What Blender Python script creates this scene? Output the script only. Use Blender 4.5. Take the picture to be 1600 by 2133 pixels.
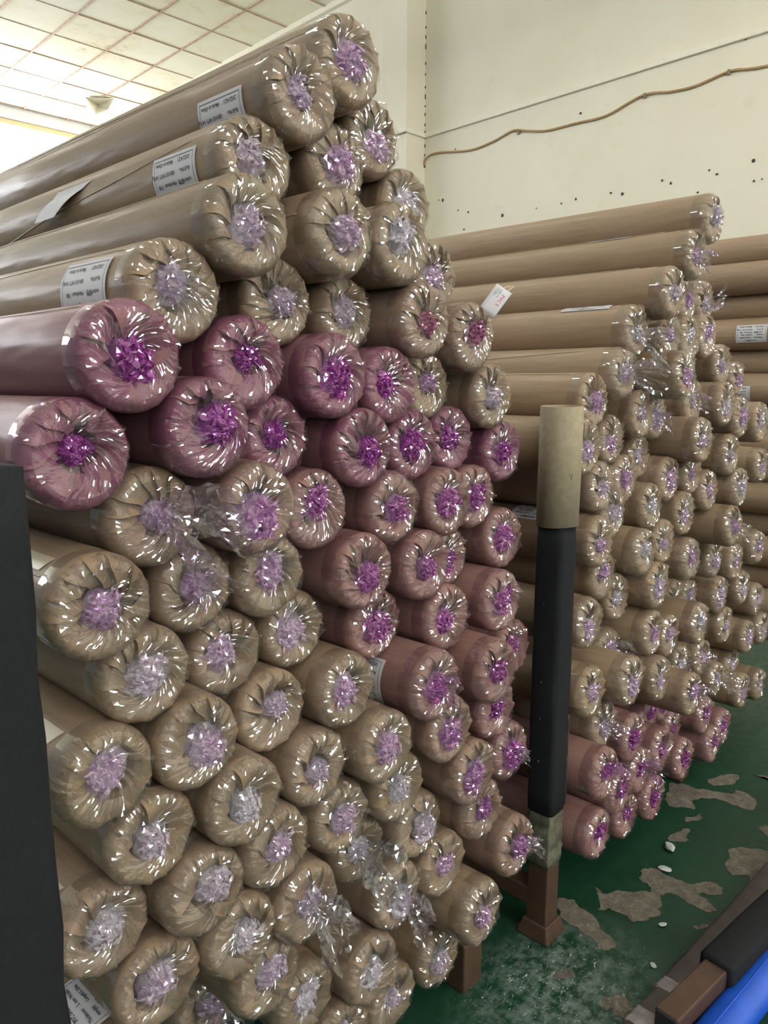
import bpy, bmesh, math, random
import numpy as np
from mathutils import Matrix, Vector

for o in list(bpy.data.objects):
    bpy.data.objects.remove(o)
scn = bpy.context.scene
COL = scn.collection
PI = math.pi

# ---------------------------------------------------------------- camera
# X = along the rack row, Y = along the rolls (away from the aisle), Z = up, metres
PITCH = math.atan((1066.5 - 798.0) / 1560.0)
YAW = math.radians(47.04)
fwd = Vector((math.sin(YAW), math.cos(YAW), 0))
rgt = Vector((math.cos(YAW), -math.sin(YAW), 0))
axis = fwd * math.cos(PITCH) - Vector((0, 0, 1)) * math.sin(PITCH)
upv = fwd * math.sin(PITCH) + Vector((0, 0, 1)) * math.cos(PITCH)
cam = bpy.data.cameras.new('camera')
cam.sensor_fit = 'VERTICAL'
cam.sensor_height = 36.0
cam.lens = 1560.0 / 2133.0 * 36.0
cam.clip_start = 0.02
camo = bpy.data.objects.new('camera', cam)
COL.objects.link(camo)
m = Matrix.Identity(4)
for i in range(3):
    m[i][0] = rgt[i]; m[i][1] = upv[i]; m[i][2] = -axis[i]
m[2][3] = 1.5
camo.matrix_world = m
scn.camera = camo

# ---------------------------------------------------------------- world, lights, exposure
world = bpy.data.worlds.new('world')
scn.world = world
world.use_nodes = True
bg = world.node_tree.nodes['Background']
bg.inputs['Color'].default_value = (0.86, 0.93, 1.0, 1)
bg.inputs['Strength'].default_value = 0.16
scn.view_settings.view_transform = 'Standard'
scn.view_settings.look = 'None'
scn.view_settings.gamma = 1.0
scn.view_settings.use_curve_mapping = False
scn.view_settings.exposure = 0.16
LAMP_POWER = 33.0        # each unseen added fluorescent batten, watts
WINDOW_GLOW = 14.0        # daylight in the frosted panes of the far wall
FRONT_GLOW = 22.0         # glow of the unseen windows added behind the aisle for film highlights
# the hall is turned a little against the racks
HALL = math.radians(-2.46)
XB = Vector((math.cos(HALL), math.sin(HALL), 0))
YB = Vector((-math.sin(HALL), math.cos(HALL), 0))
def hall(x, y, z=0.0):
    return XB * x + YB * y + Vector((0, 0, z))
# battens: hall x, hall y, along
BATTENS = [(x, y, 'x') for y in (-0.9, -2.6, -4.4) for x in (-2.6, -0.6, 1.4, 3.4)] + [(2.3, 3.0, 'y'), (1.2, 6.2, 'y'), (0.9, 9.0, 'y'), (-2.0, 2.6, 'y'), (3.7, 1.2, 'x'), (0.6, 3.6, 'y')]  # all out of view; second list added to brighten ceiling and roll tops
LAMP_Z = 4.35

# ---------------------------------------------------------------- helpers
def tag(o, label=None, cat=None, group=None, kind=None):
    if label: o['label'] = label
    if cat: o['category'] = cat
    if group: o['group'] = group
    if kind: o['kind'] = kind
    return o

def link(name, me, mat=None, parent=None, smooth=False):
    o = bpy.data.objects.new(name, me)
    COL.objects.link(o)
    if mat is not None and not me.materials:
        me.materials.append(mat)
    if parent is not None:
        o.parent = parent
    return o

def empty(name, loc=(0, 0, 0), rot=(0, 0, 0)):
    o = bpy.data.objects.new(name, None)
    o.empty_display_size = 0.05
    COL.objects.link(o)
    o.location = loc
    o.rotation_euler = rot
    return o

def mesh_np(name, verts, faces, smooth=True, uv=None):
    me = bpy.data.meshes.new(name)
    me.from_pydata([tuple(v) for v in verts], [], [tuple(int(i) for i in f) for f in faces])
    if uv is not None:
        lay = me.uv_layers.new(name='UVMap')
        idx = np.empty(len(me.loops), dtype=np.int32)
        me.loops.foreach_get('vertex_index', idx)
        lay.data.foreach_set('uv', np.asarray(uv, dtype=np.float32)[idx].ravel())
    if smooth:
        me.polygons.foreach_set('use_smooth', np.ones(len(me.polygons), dtype=bool))
    me.update()
    return me

def bm_mesh(name, bm, smooth=False):
    me = bpy.data.meshes.new(name)
    bm.to_mesh(me)
    bm.free()
    if smooth:
        for p in me.polygons: p.use_smooth = True
    return me

def box_bm(sx, sy, sz, center=(0, 0, 0), bevel=0.0, seg=2, bm=None):
    own = bm is None
    if own: bm = bmesh.new()
    r = bmesh.ops.create_cube(bm, size=1.0)
    bmesh.ops.scale(bm, vec=(sx, sy, sz), verts=r['verts'])
    bmesh.ops.translate(bm, vec=center, verts=r['verts'])
    if bevel > 0:
        es = list({e for v in r['verts'] for e in v.link_edges})
        bmesh.ops.bevel(bm, geom=es, offset=bevel, segments=seg, affect='EDGES', profile=0.5)
    return bm

def tube_path(pts, r, n=8, closed_ends=True):
    """round tube along a polyline"""
    pts = [Vector(p) for p in pts]
    V = []; Fc = []
    prev = None
    for i, p in enumerate(pts):
        t = (pts[min(i + 1, len(pts) - 1)] - pts[max(i - 1, 0)]).normalized()
        a = Vector((0, 0, 1)) if abs(t.z) < 0.9 else Vector((1, 0, 0))
        if prev is not None: a = prev
        u = (a - t * a.dot(t)).normalized(); prev = u
        w = t.cross(u)
        for k in range(n):
            an = 2 * PI * k / n
            V.append(p + (u * math.cos(an) + w * math.sin(an)) * r)
    for i in range(len(pts) - 1):
        for k in range(n):
            Fc.append((i * n + k, i * n + (k + 1) % n, (i + 1) * n + (k + 1) % n, (i + 1) * n + k))
    if closed_ends:
        Fc.append(tuple(range(n))[::-1]); Fc.append(tuple((len(pts) - 1) * n + k for k in range(n)))
    return V, Fc

def srgb(r, g, b):
    f = lambda c: (c / 255 / 12.92) if c / 255 <= 0.04045 else ((c / 255 + 0.055) / 1.055) ** 2.4
    return (f(r), f(g), f(b), 1.0)

# ---------------------------------------------------------------- materials
class N:
    """tiny node helper"""
    def __init__(s, name):
        s.m = bpy.data.materials.new(name); s.m.use_nodes = True
        s.t = s.m.node_tree; s.t.nodes.clear()
        s.out = s.t.nodes.new('ShaderNodeOutputMaterial')
    def n(s, typ, **kw):
        nd = s.t.nodes.new(typ)
        for k, v in kw.items():
            if k.startswith('_'): setattr(nd, k[1:], v)
            else: nd.inputs[k.replace('__', ' ')].default_value = v
        return nd
    def l(s, a, b): s.t.links.new(a, b)
    def done(s, sock): s.l(sock, s.out.inputs['Surface']); return s.m
    def noise(s, scale, detail=4, rough=0.55, vec=None, dist=0.0):
        nd = s.n('ShaderNodeTexNoise', Scale=scale, Detail=detail, Roughness=rough, Distortion=dist)
        if vec is not None: s.l(vec, nd.inputs['Vector'])
        return nd
    def ramp(s, fac, stops):
        r = s.n('ShaderNodeValToRGB')
        cr = r.color_ramp
        while len(cr.elements) < len(stops): cr.elements.new(0.5)
        for e, (p, c) in zip(cr.elements, stops):
            e.position = p; e.color = c if len(c) == 4 else (*c, 1)
        s.l(fac, r.inputs['Fac'])
        return r
    def mix(s, fac, a, b, blend='MIX'):
        nd = s.n('ShaderNodeMix', _data_type='RGBA', _blend_type=blend)
        for sock, v in ((nd.inputs[0], fac), (nd.inputs[6], a), (nd.inputs[7], b)):
            if isinstance(v, (int, float)): sock.default_value = v
            elif isinstance(v, tuple): sock.default_value = v
            else: s.l(v, sock)
        return nd.outputs[2]
    def math(s, op, a, b=None, clamp=False):
        nd = s.n('ShaderNodeMath', _operation=op, _use_clamp=clamp)
        for i, v in enumerate((a, b)):
            if v is None: continue
            if isinstance(v, (int, float)): nd.inputs[i].default_value = v
            else: s.l(v, nd.inputs[i])
        return nd.outputs[0]
    def bump(s, h, strength=0.3, distance=0.01):
        nd = s.n('ShaderNodeBump', Strength=strength, Distance=distance)
        s.l(h, nd.inputs['Height']); return nd.outputs['Normal']
    def obj(s): return s.n('ShaderNodeTexCoord').outputs['Object']
    def mapping(s, vec, scale):
        nd = s.n('ShaderNodeMapping'); nd.inputs['Scale'].default_value = scale
        s.l(vec, nd.inputs['Vector']); return nd.outputs['Vector']

def simple(name, col, rough=0.5, metal=0.0, var=0.12, scale=30.0, bump=0.0, spec=0.5, coat=0.0):
    k = N(name)
    p = k.n('ShaderNodeBsdfPrincipled', Roughness=rough, Metallic=metal)
    p.inputs['Specular IOR Level'].default_value = spec
    p.inputs['Coat Weight'].default_value = coat
    nz = k.noise(scale, 5, vec=k.obj())
    lo = tuple(c * (1 - var) for c in col[:3]) + (1,); hi = tuple(min(1, c * (1 + var)) for c in col[:3]) + (1,)
    k.l(k.ramp(nz.outputs['Fac'], [(0.3, lo), (0.7, hi)]).outputs['Color'], p.inputs['Base Color'])
    if bump: k.l(k.bump(nz.outputs['Fac'], bump, 0.003), p.inputs['Normal'])
    return k.done(p.outputs[0])

def mat_kraft():
    """kraft paper under a tight clear wrap; colour from the object"""
    k = N('kraft_paper')
    oi = k.n('ShaderNodeObjectInfo')
    co = k.obj()
    st = k.noise(9, 2, 0.6, k.mapping(co, (14, 0.9, 14)))
    fine = k.noise(420, 0, 0.5, co)
    c = k.mix(k.math('MULTIPLY', st.outputs['Fac'], 0.75), oi.outputs['Color'], (0.62, 0.56, 0.52, 1), 'MULTIPLY')
    c = k.mix(0.35, c, k.ramp(fine.outputs['Fac'], [(0.3, (0.72, 0.72, 0.72)), (0.7, (1.2, 1.2, 1.2))]).outputs['Color'], 'MULTIPLY')
    p = k.n('ShaderNodeBsdfPrincipled', Roughness=0.62)
    p.inputs['Coat Weight'].default_value = 0.2
    p.inputs['Coat Roughness'].default_value = 0.24
    k.l(c, p.inputs['Base Color'])
    wr = k.noise(5, 1, 0.5, k.mapping(co, (9, 1.6, 9)), 0.0)
    b = k.bump(wr.outputs['Fac'], 0.25, 0.01)
    k.l(b, p.inputs['Normal']); k.l(b, p.inputs['Coat Normal'])
    return k.done(p.outputs[0])

def film_like(name, clear, haze, gloss_rough, spec_gain, bump_scale, bump_strength, white=0.55):
    """thin crinkled plastic: mostly see-through, sharp reflections, a little milky scatter; tint from the object"""
    k = N(name)
    oi = k.n('ShaderNodeObjectInfo')
    uv = k.n('ShaderNodeTexCoord').outputs['UV']
    if bump_strength > 0:
        n1 = k.noise(1.0, 1, 0.6, k.mapping(uv, bump_scale), 0.0)
        nrm = k.bump(k.math('ABSOLUTE', k.math('SUBTRACT', n1.outputs['Fac'], 0.5)), bump_strength, 0.012)
    else:
        nrm = k.n('ShaderNodeNewGeometry').outputs['Normal']
    tr = k.n('ShaderNodeBsdfTransparent')
    k.l(k.mix(clear, (1, 1, 1, 1), oi.outputs['Color']), tr.inputs['Color'])
    sc = k.n('ShaderNodeBsdfDiffuse'); k.l(nrm, sc.inputs['Normal'])
    k.l(k.mix(white, oi.outputs['Color'], (0.95, 0.95, 1, 1)), sc.inputs['Color'])
    m1 = k.n('ShaderNodeMixShader', Fac=haze); k.l(tr.outputs[0], m1.inputs[1]); k.l(sc.outputs[0], m1.inputs[2])
    gl = k.n('ShaderNodeBsdfGlossy', Roughness=gloss_rough); gl.inputs['Color'].default_value = (1, 1, 1, 1)
    k.l(nrm, gl.inputs['Normal'])
    lw = k.n('ShaderNodeLayerWeight', Blend=0.5); k.l(nrm, lw.inputs['Normal'])
    fac = k.math('ADD', k.math('MULTIPLY', k.math('POWER', lw.outputs['Facing'], 4.0), 0.35), 0.032 * spec_gain, True)
    m2 = k.n('ShaderNodeMixShader')
    k.l(fac, m2.inputs[0])
    k.l(m1.outputs[0], m2.inputs[1]); k.l(gl.outputs[0], m2.inputs[2])
    return k.done(m2.outputs[0])

M = {}
M['kraft'] = mat_kraft()
M['film'] = film_like('clear_film', 0.45, 0.010, 0.04, 4.6, (24, 3, 1), 0.0)
M['tuft'] = film_like('crumpled_film', 1.0, 0.27, 0.02, 4.2, (5, 5, 1), 0.0, 0.1)
M['tail'] = film_like('loose_film', 0.4, 0.02, 0.015, 4.0, (6, 4, 1), 0.0, 0.4)
M['sticker'] = simple('white_sticker', srgb(205, 206, 212), 0.55, var=0.04)
M['ink'] = simple('black_ink', srgb(38, 38, 44), 0.6, var=0.05)
M['ink_red'] = simple('red_ink', srgb(190, 70, 90), 0.6, var=0.05)
M['tape'] = simple('pale_tape', srgb(190, 178, 152), 0.35, var=0.06, coat=0.3)
M['steel'] = simple('brown_painted_steel', srgb(72, 53, 40), 0.55, var=0.22, scale=22, bump=0.12)
M['steel_grey'] = simple('grey_painted_steel', srgb(92, 100, 106), 0.5, var=0.1)
M['foam'] = simple('black_foam', srgb(27, 29, 32), 0.85, var=0.2, scale=160, bump=0.25, spec=0.25)
M['tube_card'] = simple('cardboard_tube', srgb(152, 140, 116), 0.75, var=0.13, scale=60, bump=0.08)
M['blue'] = simple('blue_plastic', srgb(25, 88, 205), 0.45, var=0.14, scale=14)
M['dark_tape'] = simple('dark_wrapping', srgb(72, 66, 64), 0.4, var=0.25, scale=24, bump=0.4)
M['trunking'] = simple('cream_trunking', srgb(236, 230, 212), 0.5, var=0.04)
M['cable'] = simple('brown_cable', srgb(168, 138, 96), 0.5, var=0.08)
M['clip'] = simple('cable_clip', srgb(120, 112, 96), 0.5)
M['tbar'] = simple('rusty_ceiling_bar', srgb(188, 158, 136), 0.6, var=0.2, scale=12)
M['fixture'] = simple('white_batten', srgb(225, 225, 222), 0.4, var=0.02)
M['frame'] = simple('window_frame_paint', srgb(214, 196, 150), 0.5, var=0.06)
M['scrap'] = simple('white_scrap', srgb(200, 204, 204), 0.3, var=0.08)

def mat_wall():
    k = N('cream_plaster'); co = k.obj()
    p = k.n('ShaderNodeBsdfPrincipled', Roughness=0.8)
    big = k.noise(0.9, 5, 0.6, co); sm = k.noise(5.5, 6, 0.7, co); sp = k.noise(28, 5, 0.75, co)
    c = k.ramp(big.outputs['Fac'], [(0.3, srgb(226, 220, 200)), (0.7, srgb(236, 231, 214))]).outputs['Color']
    st = k.ramp(sm.outputs['Fac'], [(0.60, (0, 0, 0)), (0.78, (1, 1, 1))]).outputs['Color']
    c = k.mix(k.math('MULTIPLY', st, 0.30), c, srgb(205, 184, 158))
    sk = k.math('MULTIPLY', k.ramp(sp.outputs['Fac'], [(0.70, (0, 0, 0)), (0.78, (1, 1, 1))]).outputs['Color'], k.ramp(sm.outputs['Fac'], [(0.54, (0, 0, 0)), (0.66, (1, 1, 1))]).outputs['Color'])
    c = k.mix(k.math('MULTIPLY', sk, 0.5), c, srgb(150, 140, 122))
    k.l(c, p.inputs['Base Color'])
    k.l(k.bump(k.noise(60, 4, vec=co).outputs['Fac'], 0.08, 0.004), p.inputs['Normal'])
    return k.done(p.outputs[0])
M['wall'] = mat_wall()

def mat_tile():
    k = N('ceiling_tile'); co = k.n('ShaderNodeNewGeometry').outputs['Position']
    p = k.n('ShaderNodeBsdfPrincipled', Roughness=0.9)
    a = k.noise(1.1, 5, 0.65, co); b = k.noise(7, 5, 0.7, co)
    c = k.ramp(a.outputs['Fac'], [(0.35, srgb(250, 247, 232)), (0.72, srgb(244, 234, 204))]).outputs['Color']
    s = k.math('MULTIPLY', k.ramp(a.outputs['Fac'], [(0.52, (0, 0, 0)), (0.68, (1, 1, 1))]).outputs['Color'], k.ramp(b.outputs['Fac'], [(0.5, (0, 0, 0)), (0.62, (1, 1, 1))]).outputs['Color'])
    c = k.mix(k.math('MULTIPLY', s, 0.55), c, srgb(188, 160, 118))
    k.l(c, p.inputs['Base Color'])
    return k.done(p.outputs[0])
M['tile'] = mat_tile()

def mat_floor():
    k = N('green_floor_paint'); co = k.n('ShaderNodeNewGeometry').outputs['Position']
    p = k.n('ShaderNodeBsdfPrincipled')
    a = k.noise(2.5, 6, 0.6, co); b = k.noise(26, 6, 0.7, co); f = k.noise(6, 6, 0.75, k.mapping(co, (5, 16, 5)), 1.6)
    c = k.ramp(a.outputs['Fac'], [(0.3, srgb(13, 50, 32)), (0.7, srgb(20, 64, 43))]).outputs['Color']
    # scuffed, dusty area in front of the middle post (worn pallet-truck lane)
    sep = k.n('ShaderNodeSeparateXYZ'); k.l(co, sep.inputs[0])
    dx = k.math('DIVIDE', k.math('SUBTRACT', sep.outputs[0], 1.50), 0.36)
    dy = k.math('DIVIDE', k.math('SUBTRACT', sep.outputs[1], 0.80), 0.26)
    r = k.math('SQRT', k.math('ADD', k.math('MULTIPLY', dx, dx), k.math('MULTIPLY', dy, dy)))
    area = k.math('SUBTRACT', 1.0, r, True)
    dust = k.math('MULTIPLY', area, k.ramp(b.outputs['Fac'], [(0.42, (0, 0, 0)), (0.70, (1, 1, 1))]).outputs['Color'])
    c = k.mix(k.math('MULTIPLY', dust, 1.2, True), c, srgb(128, 142, 138))
    flk = k.math('MULTIPLY', area, k.ramp(f.outputs['Fac'], [(0.60, (0, 0, 0)), (0.67, (1, 1, 1))]).outputs['Color'])
    c = k.mix(k.math('MULTIPLY', flk, 1.6, True), c, srgb(205, 210, 206))
    spk = k.ramp(k.noise(55, 3, 0.6, co).outputs['Fac'], [(0.73, (0, 0, 0)), (0.75, (1, 1, 1))]).outputs['Color']
    c = k.mix(k.math('MULTIPLY', spk, 0.7), c, srgb(132, 128, 116))
    k.l(c, p.inputs['Base Color'])
    rr = k.ramp(b.outputs['Fac'], [(0.3, (0.34, 0.34, 0.34)), (0.7, (0.6, 0.6, 0.6))]).outputs['Color']
    k.l(rr, p.inputs['Roughness'])
    k.l(k.bump(b.outputs['Fac'], 0.1, 0.004), p.inputs['Normal'])
    return k.done(p.outputs[0])
M['floor'] = mat_floor()

def mat_concrete():
    k = N('bare_concrete'); co = k.n('ShaderNodeNewGeometry').outputs['Position']
    p = k.n('ShaderNodeBsdfPrincipled', Roughness=0.85)
    a = k.noise(30, 7, 0.72, co, 0.5); b = k.noise(160, 4, 0.7, co)
    c = k.ramp(a.outputs['Fac'], [(0.25, srgb(66, 60, 53)), (0.5, srgb(100, 94, 85)), (0.72, srgb(128, 122, 112))]).outputs['Color']
    c = k.mix(k.ramp(b.outputs['Fac'], [(0.60, (0, 0, 0)), (0.7, (1, 1, 1))]).outputs['Color'], c, srgb(165, 160, 150))
    k.l(c, p.inputs['Base Color'])
    k.l(k.bump(a.outputs['Fac'], 0.5, 0.006), p.inputs['Normal'])
    return k.done(p.outputs[0])
M['concrete'] = mat_concrete()

def mat_glow(name, col, s):
    k = N(name); co = k.obj()
    e = k.n('ShaderNodeEmission', Strength=s)
    nz = k.noise(2.0, 3, 0.5, k.mapping(co, (6, 6, 0.4)))
    k.l(k.ramp(nz.outputs['Fac'], [(0.35, tuple(c * 0.8 for c in col)), (0.65, col)]).outputs['Color'], e.inputs['Color'])
    return k.done(e.outputs[0])
M['pane'] = mat_glow('daylit_frosted_glass', (0.93, 0.96, 1.0), WINDOW_GLOW)
M['front_pane'] = mat_glow('added_window_glow', (0.95, 0.97, 1.0), FRONT_GLOW)
M['lamp'] = mat_glow('fluorescent_tube', (1.0, 0.98, 0.93), 1.0)

M['lamp'].node_tree.nodes['Emission'].inputs['Strength'].default_value = LAMP_POWER / (PI * 0.24)
scn.cycles.caustics_reflective = False
scn.cycles.caustics_refractive = False
scn.cycles.sample_clamp_indirect = 6.0
scn.cycles.max_bounces = 5
scn.cycles.diffuse_bounces = 3
scn.cycles.glossy_bounces = 2
scn.cycles.transmission_bounces = 3
scn.cycles.transparent_max_bounces = 12
scn.cycles.use_light_tree = False

# ================================================================ the hall
CEIL = 5.25
X_WALL = 5.46
Y_FAR = 11.5
hall_rot = (0, 0, HALL)

def hall_box(name, x0, x1, y0, y1, z0, z1, mat, parent=None, bevel=0.0):
    bm = box_bm(x1 - x0, y1 - y0, z1 - z0, bevel=bevel)
    o = link(name, bm_mesh(name, bm), mat)
    c = hall((x0 + x1) / 2, (y0 + y1) / 2, (z0 + z1) / 2)
    if parent is None:
        o.location = c; o.rotation_euler = hall_rot
    else:
        o.parent = parent
        o.matrix_parent_inverse = Matrix.Identity(4)
        o.matrix_basis = PARENT_INV[parent.name] @ (Matrix.Translation(c) @ Matrix.Rotation(HALL, 4, 'Z'))
    return o
PARENT_INV = {}
def reg(o):
    PARENT_INV[o.name] = (Matrix.LocRotScale(o.location, o.rotation_euler, o.scale)).inverted()
    return o

floor = reg(tag(hall_box('floor', -5, X_WALL, -6, Y_FAR, -0.1, 0.0, M['floor']), 'green painted concrete floor with peeling patches', kind='structure'))
ceiling = reg(tag(hall_box('ceiling', -5, X_WALL + 0.2, -6, Y_FAR + 0.2, CEIL + 0.05, CEIL + 0.15, M['tile']), 'cream suspended ceiling of square stained tiles', kind='structure'))
wall_back = reg(tag(hall_box('wall_back', X_WALL, X_WALL + 0.2, -6, Y_FAR + 0.2, 0, CEIL + 0.05, M['wall']), 'cream plastered wall behind the roll racks', kind='structure'))
column = reg(tag(hall_box('trim_1', 5.213, X_WALL + 0.01, 5.003, 5.309, 0, CEIL, M['wall']), 'cream square pillar standing out from the wall', kind='structure'))

# ceiling tiles and rusty bars
GX, GY = 0.596, 0.638
XL3 = 1.302 * 3.75; YL0 = 2.372 * 3.75
rnd = random.Random(5)
tile_me = bm_mesh('tile', box_bm(GX - 0.006, GY - 0.006, 0.02, bevel=0.004, seg=1)); tile_me.materials.append(M['tile'])
for i in range(-6, 2):
    for j in range(-7, 5):
        xa = XL3 + (i - 1) * GX; xb = XL3 + i * GX
        ya = YL0 + (j - 1) * GY; yb = YL0 + j * GY
        if yb > Y_FAR + 0.35 or xa > X_WALL: continue
        c = hall((xa + xb) / 2, (ya + yb) / 2, CEIL + 0.012 + rnd.uniform(-0.003, 0.003))
        o = link('tile', tile_me, None, ceiling)
        rot = Matrix.Rotation(HALL + rnd.uniform(-0.004, 0.004), 4, 'Z') @ Matrix.Rotation(rnd.uniform(-0.006, 0.006), 4, 'X') @ Matrix.Rotation(rnd.uniform(-0.006, 0.006), 4, 'Y')
        o.matrix_basis = PARENT_INV['ceiling'] @ Matrix.Translation(c) @ rot
for i in range(-7, 2):
    x = XL3 + i * GX
    hall_box('ceiling_bar', x - 0.009, x + 0.009, 3.9, Y_FAR, CEIL - 0.010, CEIL + 0.004, M['tbar'], ceiling)
for j in range(-7, 5):
    y = YL0 + j * GY
    if y < Y_FAR: hall_box('ceiling_bar', XL3 - 7 * GX, X_WALL, y - 0.005, y + 0.005, CEIL - 0.006, CEIL + 0.004, M['tbar'], ceiling)
# a torn flap of tile facing hanging down near the far corner
cv = [hall(4.70, 10.42, CEIL - 0.01), hall(5.00, 10.20, CEIL - 0.01), hall(4.93, 10.55, CEIL - 0.03), hall(4.83, 10.40, CEIL - 0.20), hall(4.98, 10.36, CEIL - 0.11), hall(4.74, 10.36, CEIL - 0.12)]
me = mesh_np('flap', cv, [(0, 5, 2), (5, 3, 2), (3, 4, 2), (4, 1, 2), (0, 2, 1)], smooth=False)
fl = link('torn_tile_flap', me, M['tile'], ceiling); fl.matrix_basis = PARENT_INV['ceiling']
md = fl.modifiers.new('thick', 'SOLIDIFY'); md.thickness = 0.004
# cornice strip where the ceiling meets the wall
tag(hall_box('trim_2', X_WALL - 0.05, X_WALL + 0.01, -6, Y_FAR, CEIL - 0.05, CEIL + 0.01, M['trunking']), 'cream wall angle under the ceiling edge', kind='structure')

WZ = 3.7
# far wall: pale beam, timber head, frosted windows
wall_far = reg(tag(hall_box('wall_far', -5, X_WALL + 0.2, Y_FAR, Y_FAR + 0.2, 0, WZ, M['wall']), 'far end wall under the bright windows', kind='structure'))
M['beam'] = simple('pale_grey_plaster', srgb(222, 222, 226), 0.8, var=0.05, scale=3)
tag(hall_box('trim_3', -5, 5.25, Y_FAR - 0.02, Y_FAR + 0.2, CEIL - 0.16, CEIL + 0.05, M['beam']), 'pale grey beam above the far windows', kind='structure')
tag(hall_box('trim_4', 5.25, X_WALL + 0.2, Y_FAR - 0.03, Y_FAR + 0.2, WZ, CEIL + 0.05, M['wall']), 'cream corner pier beside the far windows', kind='structure')
n = 1
for k in range(6):
    x1 = 5.25 - k * 1.7; x0 = x1 - 1.7
    w = empty('window_%d' % n, hall((x0 + x1) / 2, Y_FAR + 0.08, WZ), hall_rot); n += 1
    tag(w, 'frosted daylit window in the far wall', kind='structure')
    zt = CEIL - 0.16
    h = zt - WZ
    hb = lambda nm, a, b, c, d, e, f, mt: link(nm, bm_mesh(nm, box_bm(b - a, d - c, f - e, ((a + b) / 2, (c + d) / 2, (e + f) / 2), bevel=0.004, seg=1)), mt, w)
    hb('frame_head', -0.85, 0.85, -0.06, 0.06, h - 0.07, h, M['frame'])
    hb('frame_sill', -0.85, 0.85, -0.06, 0.06, 0.0, 0.08, M['frame'])
    for s in (-1, 1):
        hb('frame_side', s * 0.83 - 0.02, s * 0.83 + 0.02, -0.05, 0.05, 0.08, h - 0.07, M['fixture'])
    hb('mullion', -0.02, 0.02, -0.04, 0.04, 0.08, h - 0.07, M['fixture'])
    hb('pane', -0.81, -0.02, -0.006, 0.006, 0.08, h - 0.07, M['pane'])
    hb('pane', 0.02, 0.81, -0.006, 0.006, 0.08, h - 0.07, M['pane'])

# unseen wall behind the camera; its windows are added, narrowed for sharp film highlights
Y_FRONT = -6.0
FZ0, FZ1, FW, FP = 1.3, 4.1, 0.40, 1.72
tag(hall_box('wall_front', -5, X_WALL + 0.2, Y_FRONT - 0.2, Y_FRONT, 0, FZ0, M['wall']), 'cream wall below the added aisle windows', kind='structure')
tag(hall_box('wall_front', -5, X_WALL + 0.2, Y_FRONT - 0.2, Y_FRONT, FZ1, CEIL + 0.05, M['wall']), 'cream wall above the added aisle windows', kind='structure')
for k in range(7):
    xp = -5.0 + k * FP
    tag(hall_box('wall_front', xp, min(xp + FP - FW, X_WALL + 0.2), Y_FRONT - 0.2, Y_FRONT, FZ0, FZ1, M['wall']), 'cream pier between two added aisle windows', kind='structure')
for k in range(6):
    xc = -5.0 + (k + 1) * FP - FW / 2
    w = empty('window_%d' % n, hall(xc, Y_FRONT - 0.1, FZ0), hall_rot); n += 1
    tag(w, 'unseen narrow tall window added behind the aisle for film highlights', kind='structure')
    hb = lambda nm, a, b, c, d, e, f, mt: link(nm, bm_mesh(nm, box_bm(b - a, d - c, f - e, ((a + b) / 2, (c + d) / 2, (e + f) / 2), bevel=0.004, seg=1)), mt, w)
    hw_, hh_ = FW / 2, FZ1 - FZ0
    hb('frame_head', -hw_, hw_, -0.05, 0.05, hh_ - 0.05, hh_, M['frame']); hb('frame_sill', -hw_, hw_, -0.05, 0.05, 0.0, 0.05, M['frame'])
    for s in (-1, 1): hb('frame_side', s * (hw_ - 0.02) - 0.02, s * (hw_ - 0.02) + 0.02, -0.05, 0.05, 0.05, hh_ - 0.05, M['frame'])
    hb('transom', -hw_ + 0.04, hw_ - 0.04, -0.04, 0.04, hh_ / 2 - 0.02, hh_ / 2 + 0.02, M['frame'])
    for z0, z1 in ((0.05, hh_ / 2 - 0.02), (hh_ / 2 + 0.02, hh_ - 0.05)):
        hb('pane', -hw_ + 0.04, hw_ - 0.04, -0.005, 0.005, z0, z1, M['front_pane'])

# trunking on wall and pillar
tr = empty('cable_trunking', hall(X_WALL - 0.012, 3.0, 3.742), hall_rot)
tag(tr, 'thin cream cable trunking running along wall and around the pillar', 'trunking')
def part_box(nm, parent, a, b, c, d, e, f, mt, bevel=0.0):
    return link(nm, bm_mesh(nm, box_bm(b - a, d - c, f - e, ((a + b) / 2, (c + d) / 2, (e + f) / 2), bevel=bevel, seg=2)), mt, parent)
part_box('wall_run', tr, -0.012, 0.012, -8, 2.003, -0.02, 0.02, M['trunking'], 0.003)
part_box('pillar_side_run', tr, -0.26, 0.012, 1.979, 2.003, -0.02, 0.02, M['trunking'], 0.003)
part_box('pillar_face_run', tr, -0.271, -0.247, 1.979, 2.32, -0.02, 0.02, M['trunking'], 0.003)

# sagging cable on clips
cab = [(5.018, 3.30), (5.018, 3.408), (5.005, 3.491), (4.972, 3.546), (4.842, 3.565), (4.461, 3.510), (4.2, 3.528), (4.003, 3.568), (3.858, 3.535), (3.672, 3.496), (3.41, 3.490), (3.143, 3.485), (2.86, 3.554), (2.643, 3.525), (2.472, 3.518), (2.248, 3.55), (2.124, 3.531), (2.004, 3.518), (1.6, 3.50), (1.1, 3.55)]
def catmull(P, m=6):
    P = [np.array(p, float) for p in P]; out = []
    for i in range(len(P) - 1):
        a, b, c, d = P[max(i - 1, 0)], P[i], P[i + 1], P[min(i + 2, len(P) - 1)]
        for t in np.arange(m) / m:
            out.append(0.5 * (2 * b + (c - a) * t + (2 * a - 5 * b + 4 * c - d) * t * t + (3 * b - a - 3 * c + d) * t ** 3))
    out.append(P[-1]); return out
pts = [hall(X_WALL - 0.012, y, z) for y, z in catmull(cab)]
V, Fc = tube_path(pts, 0.0085, 8)
cable = link('wall_cable', mesh_np('wall_cable', V, Fc), M['cable'])
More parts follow.
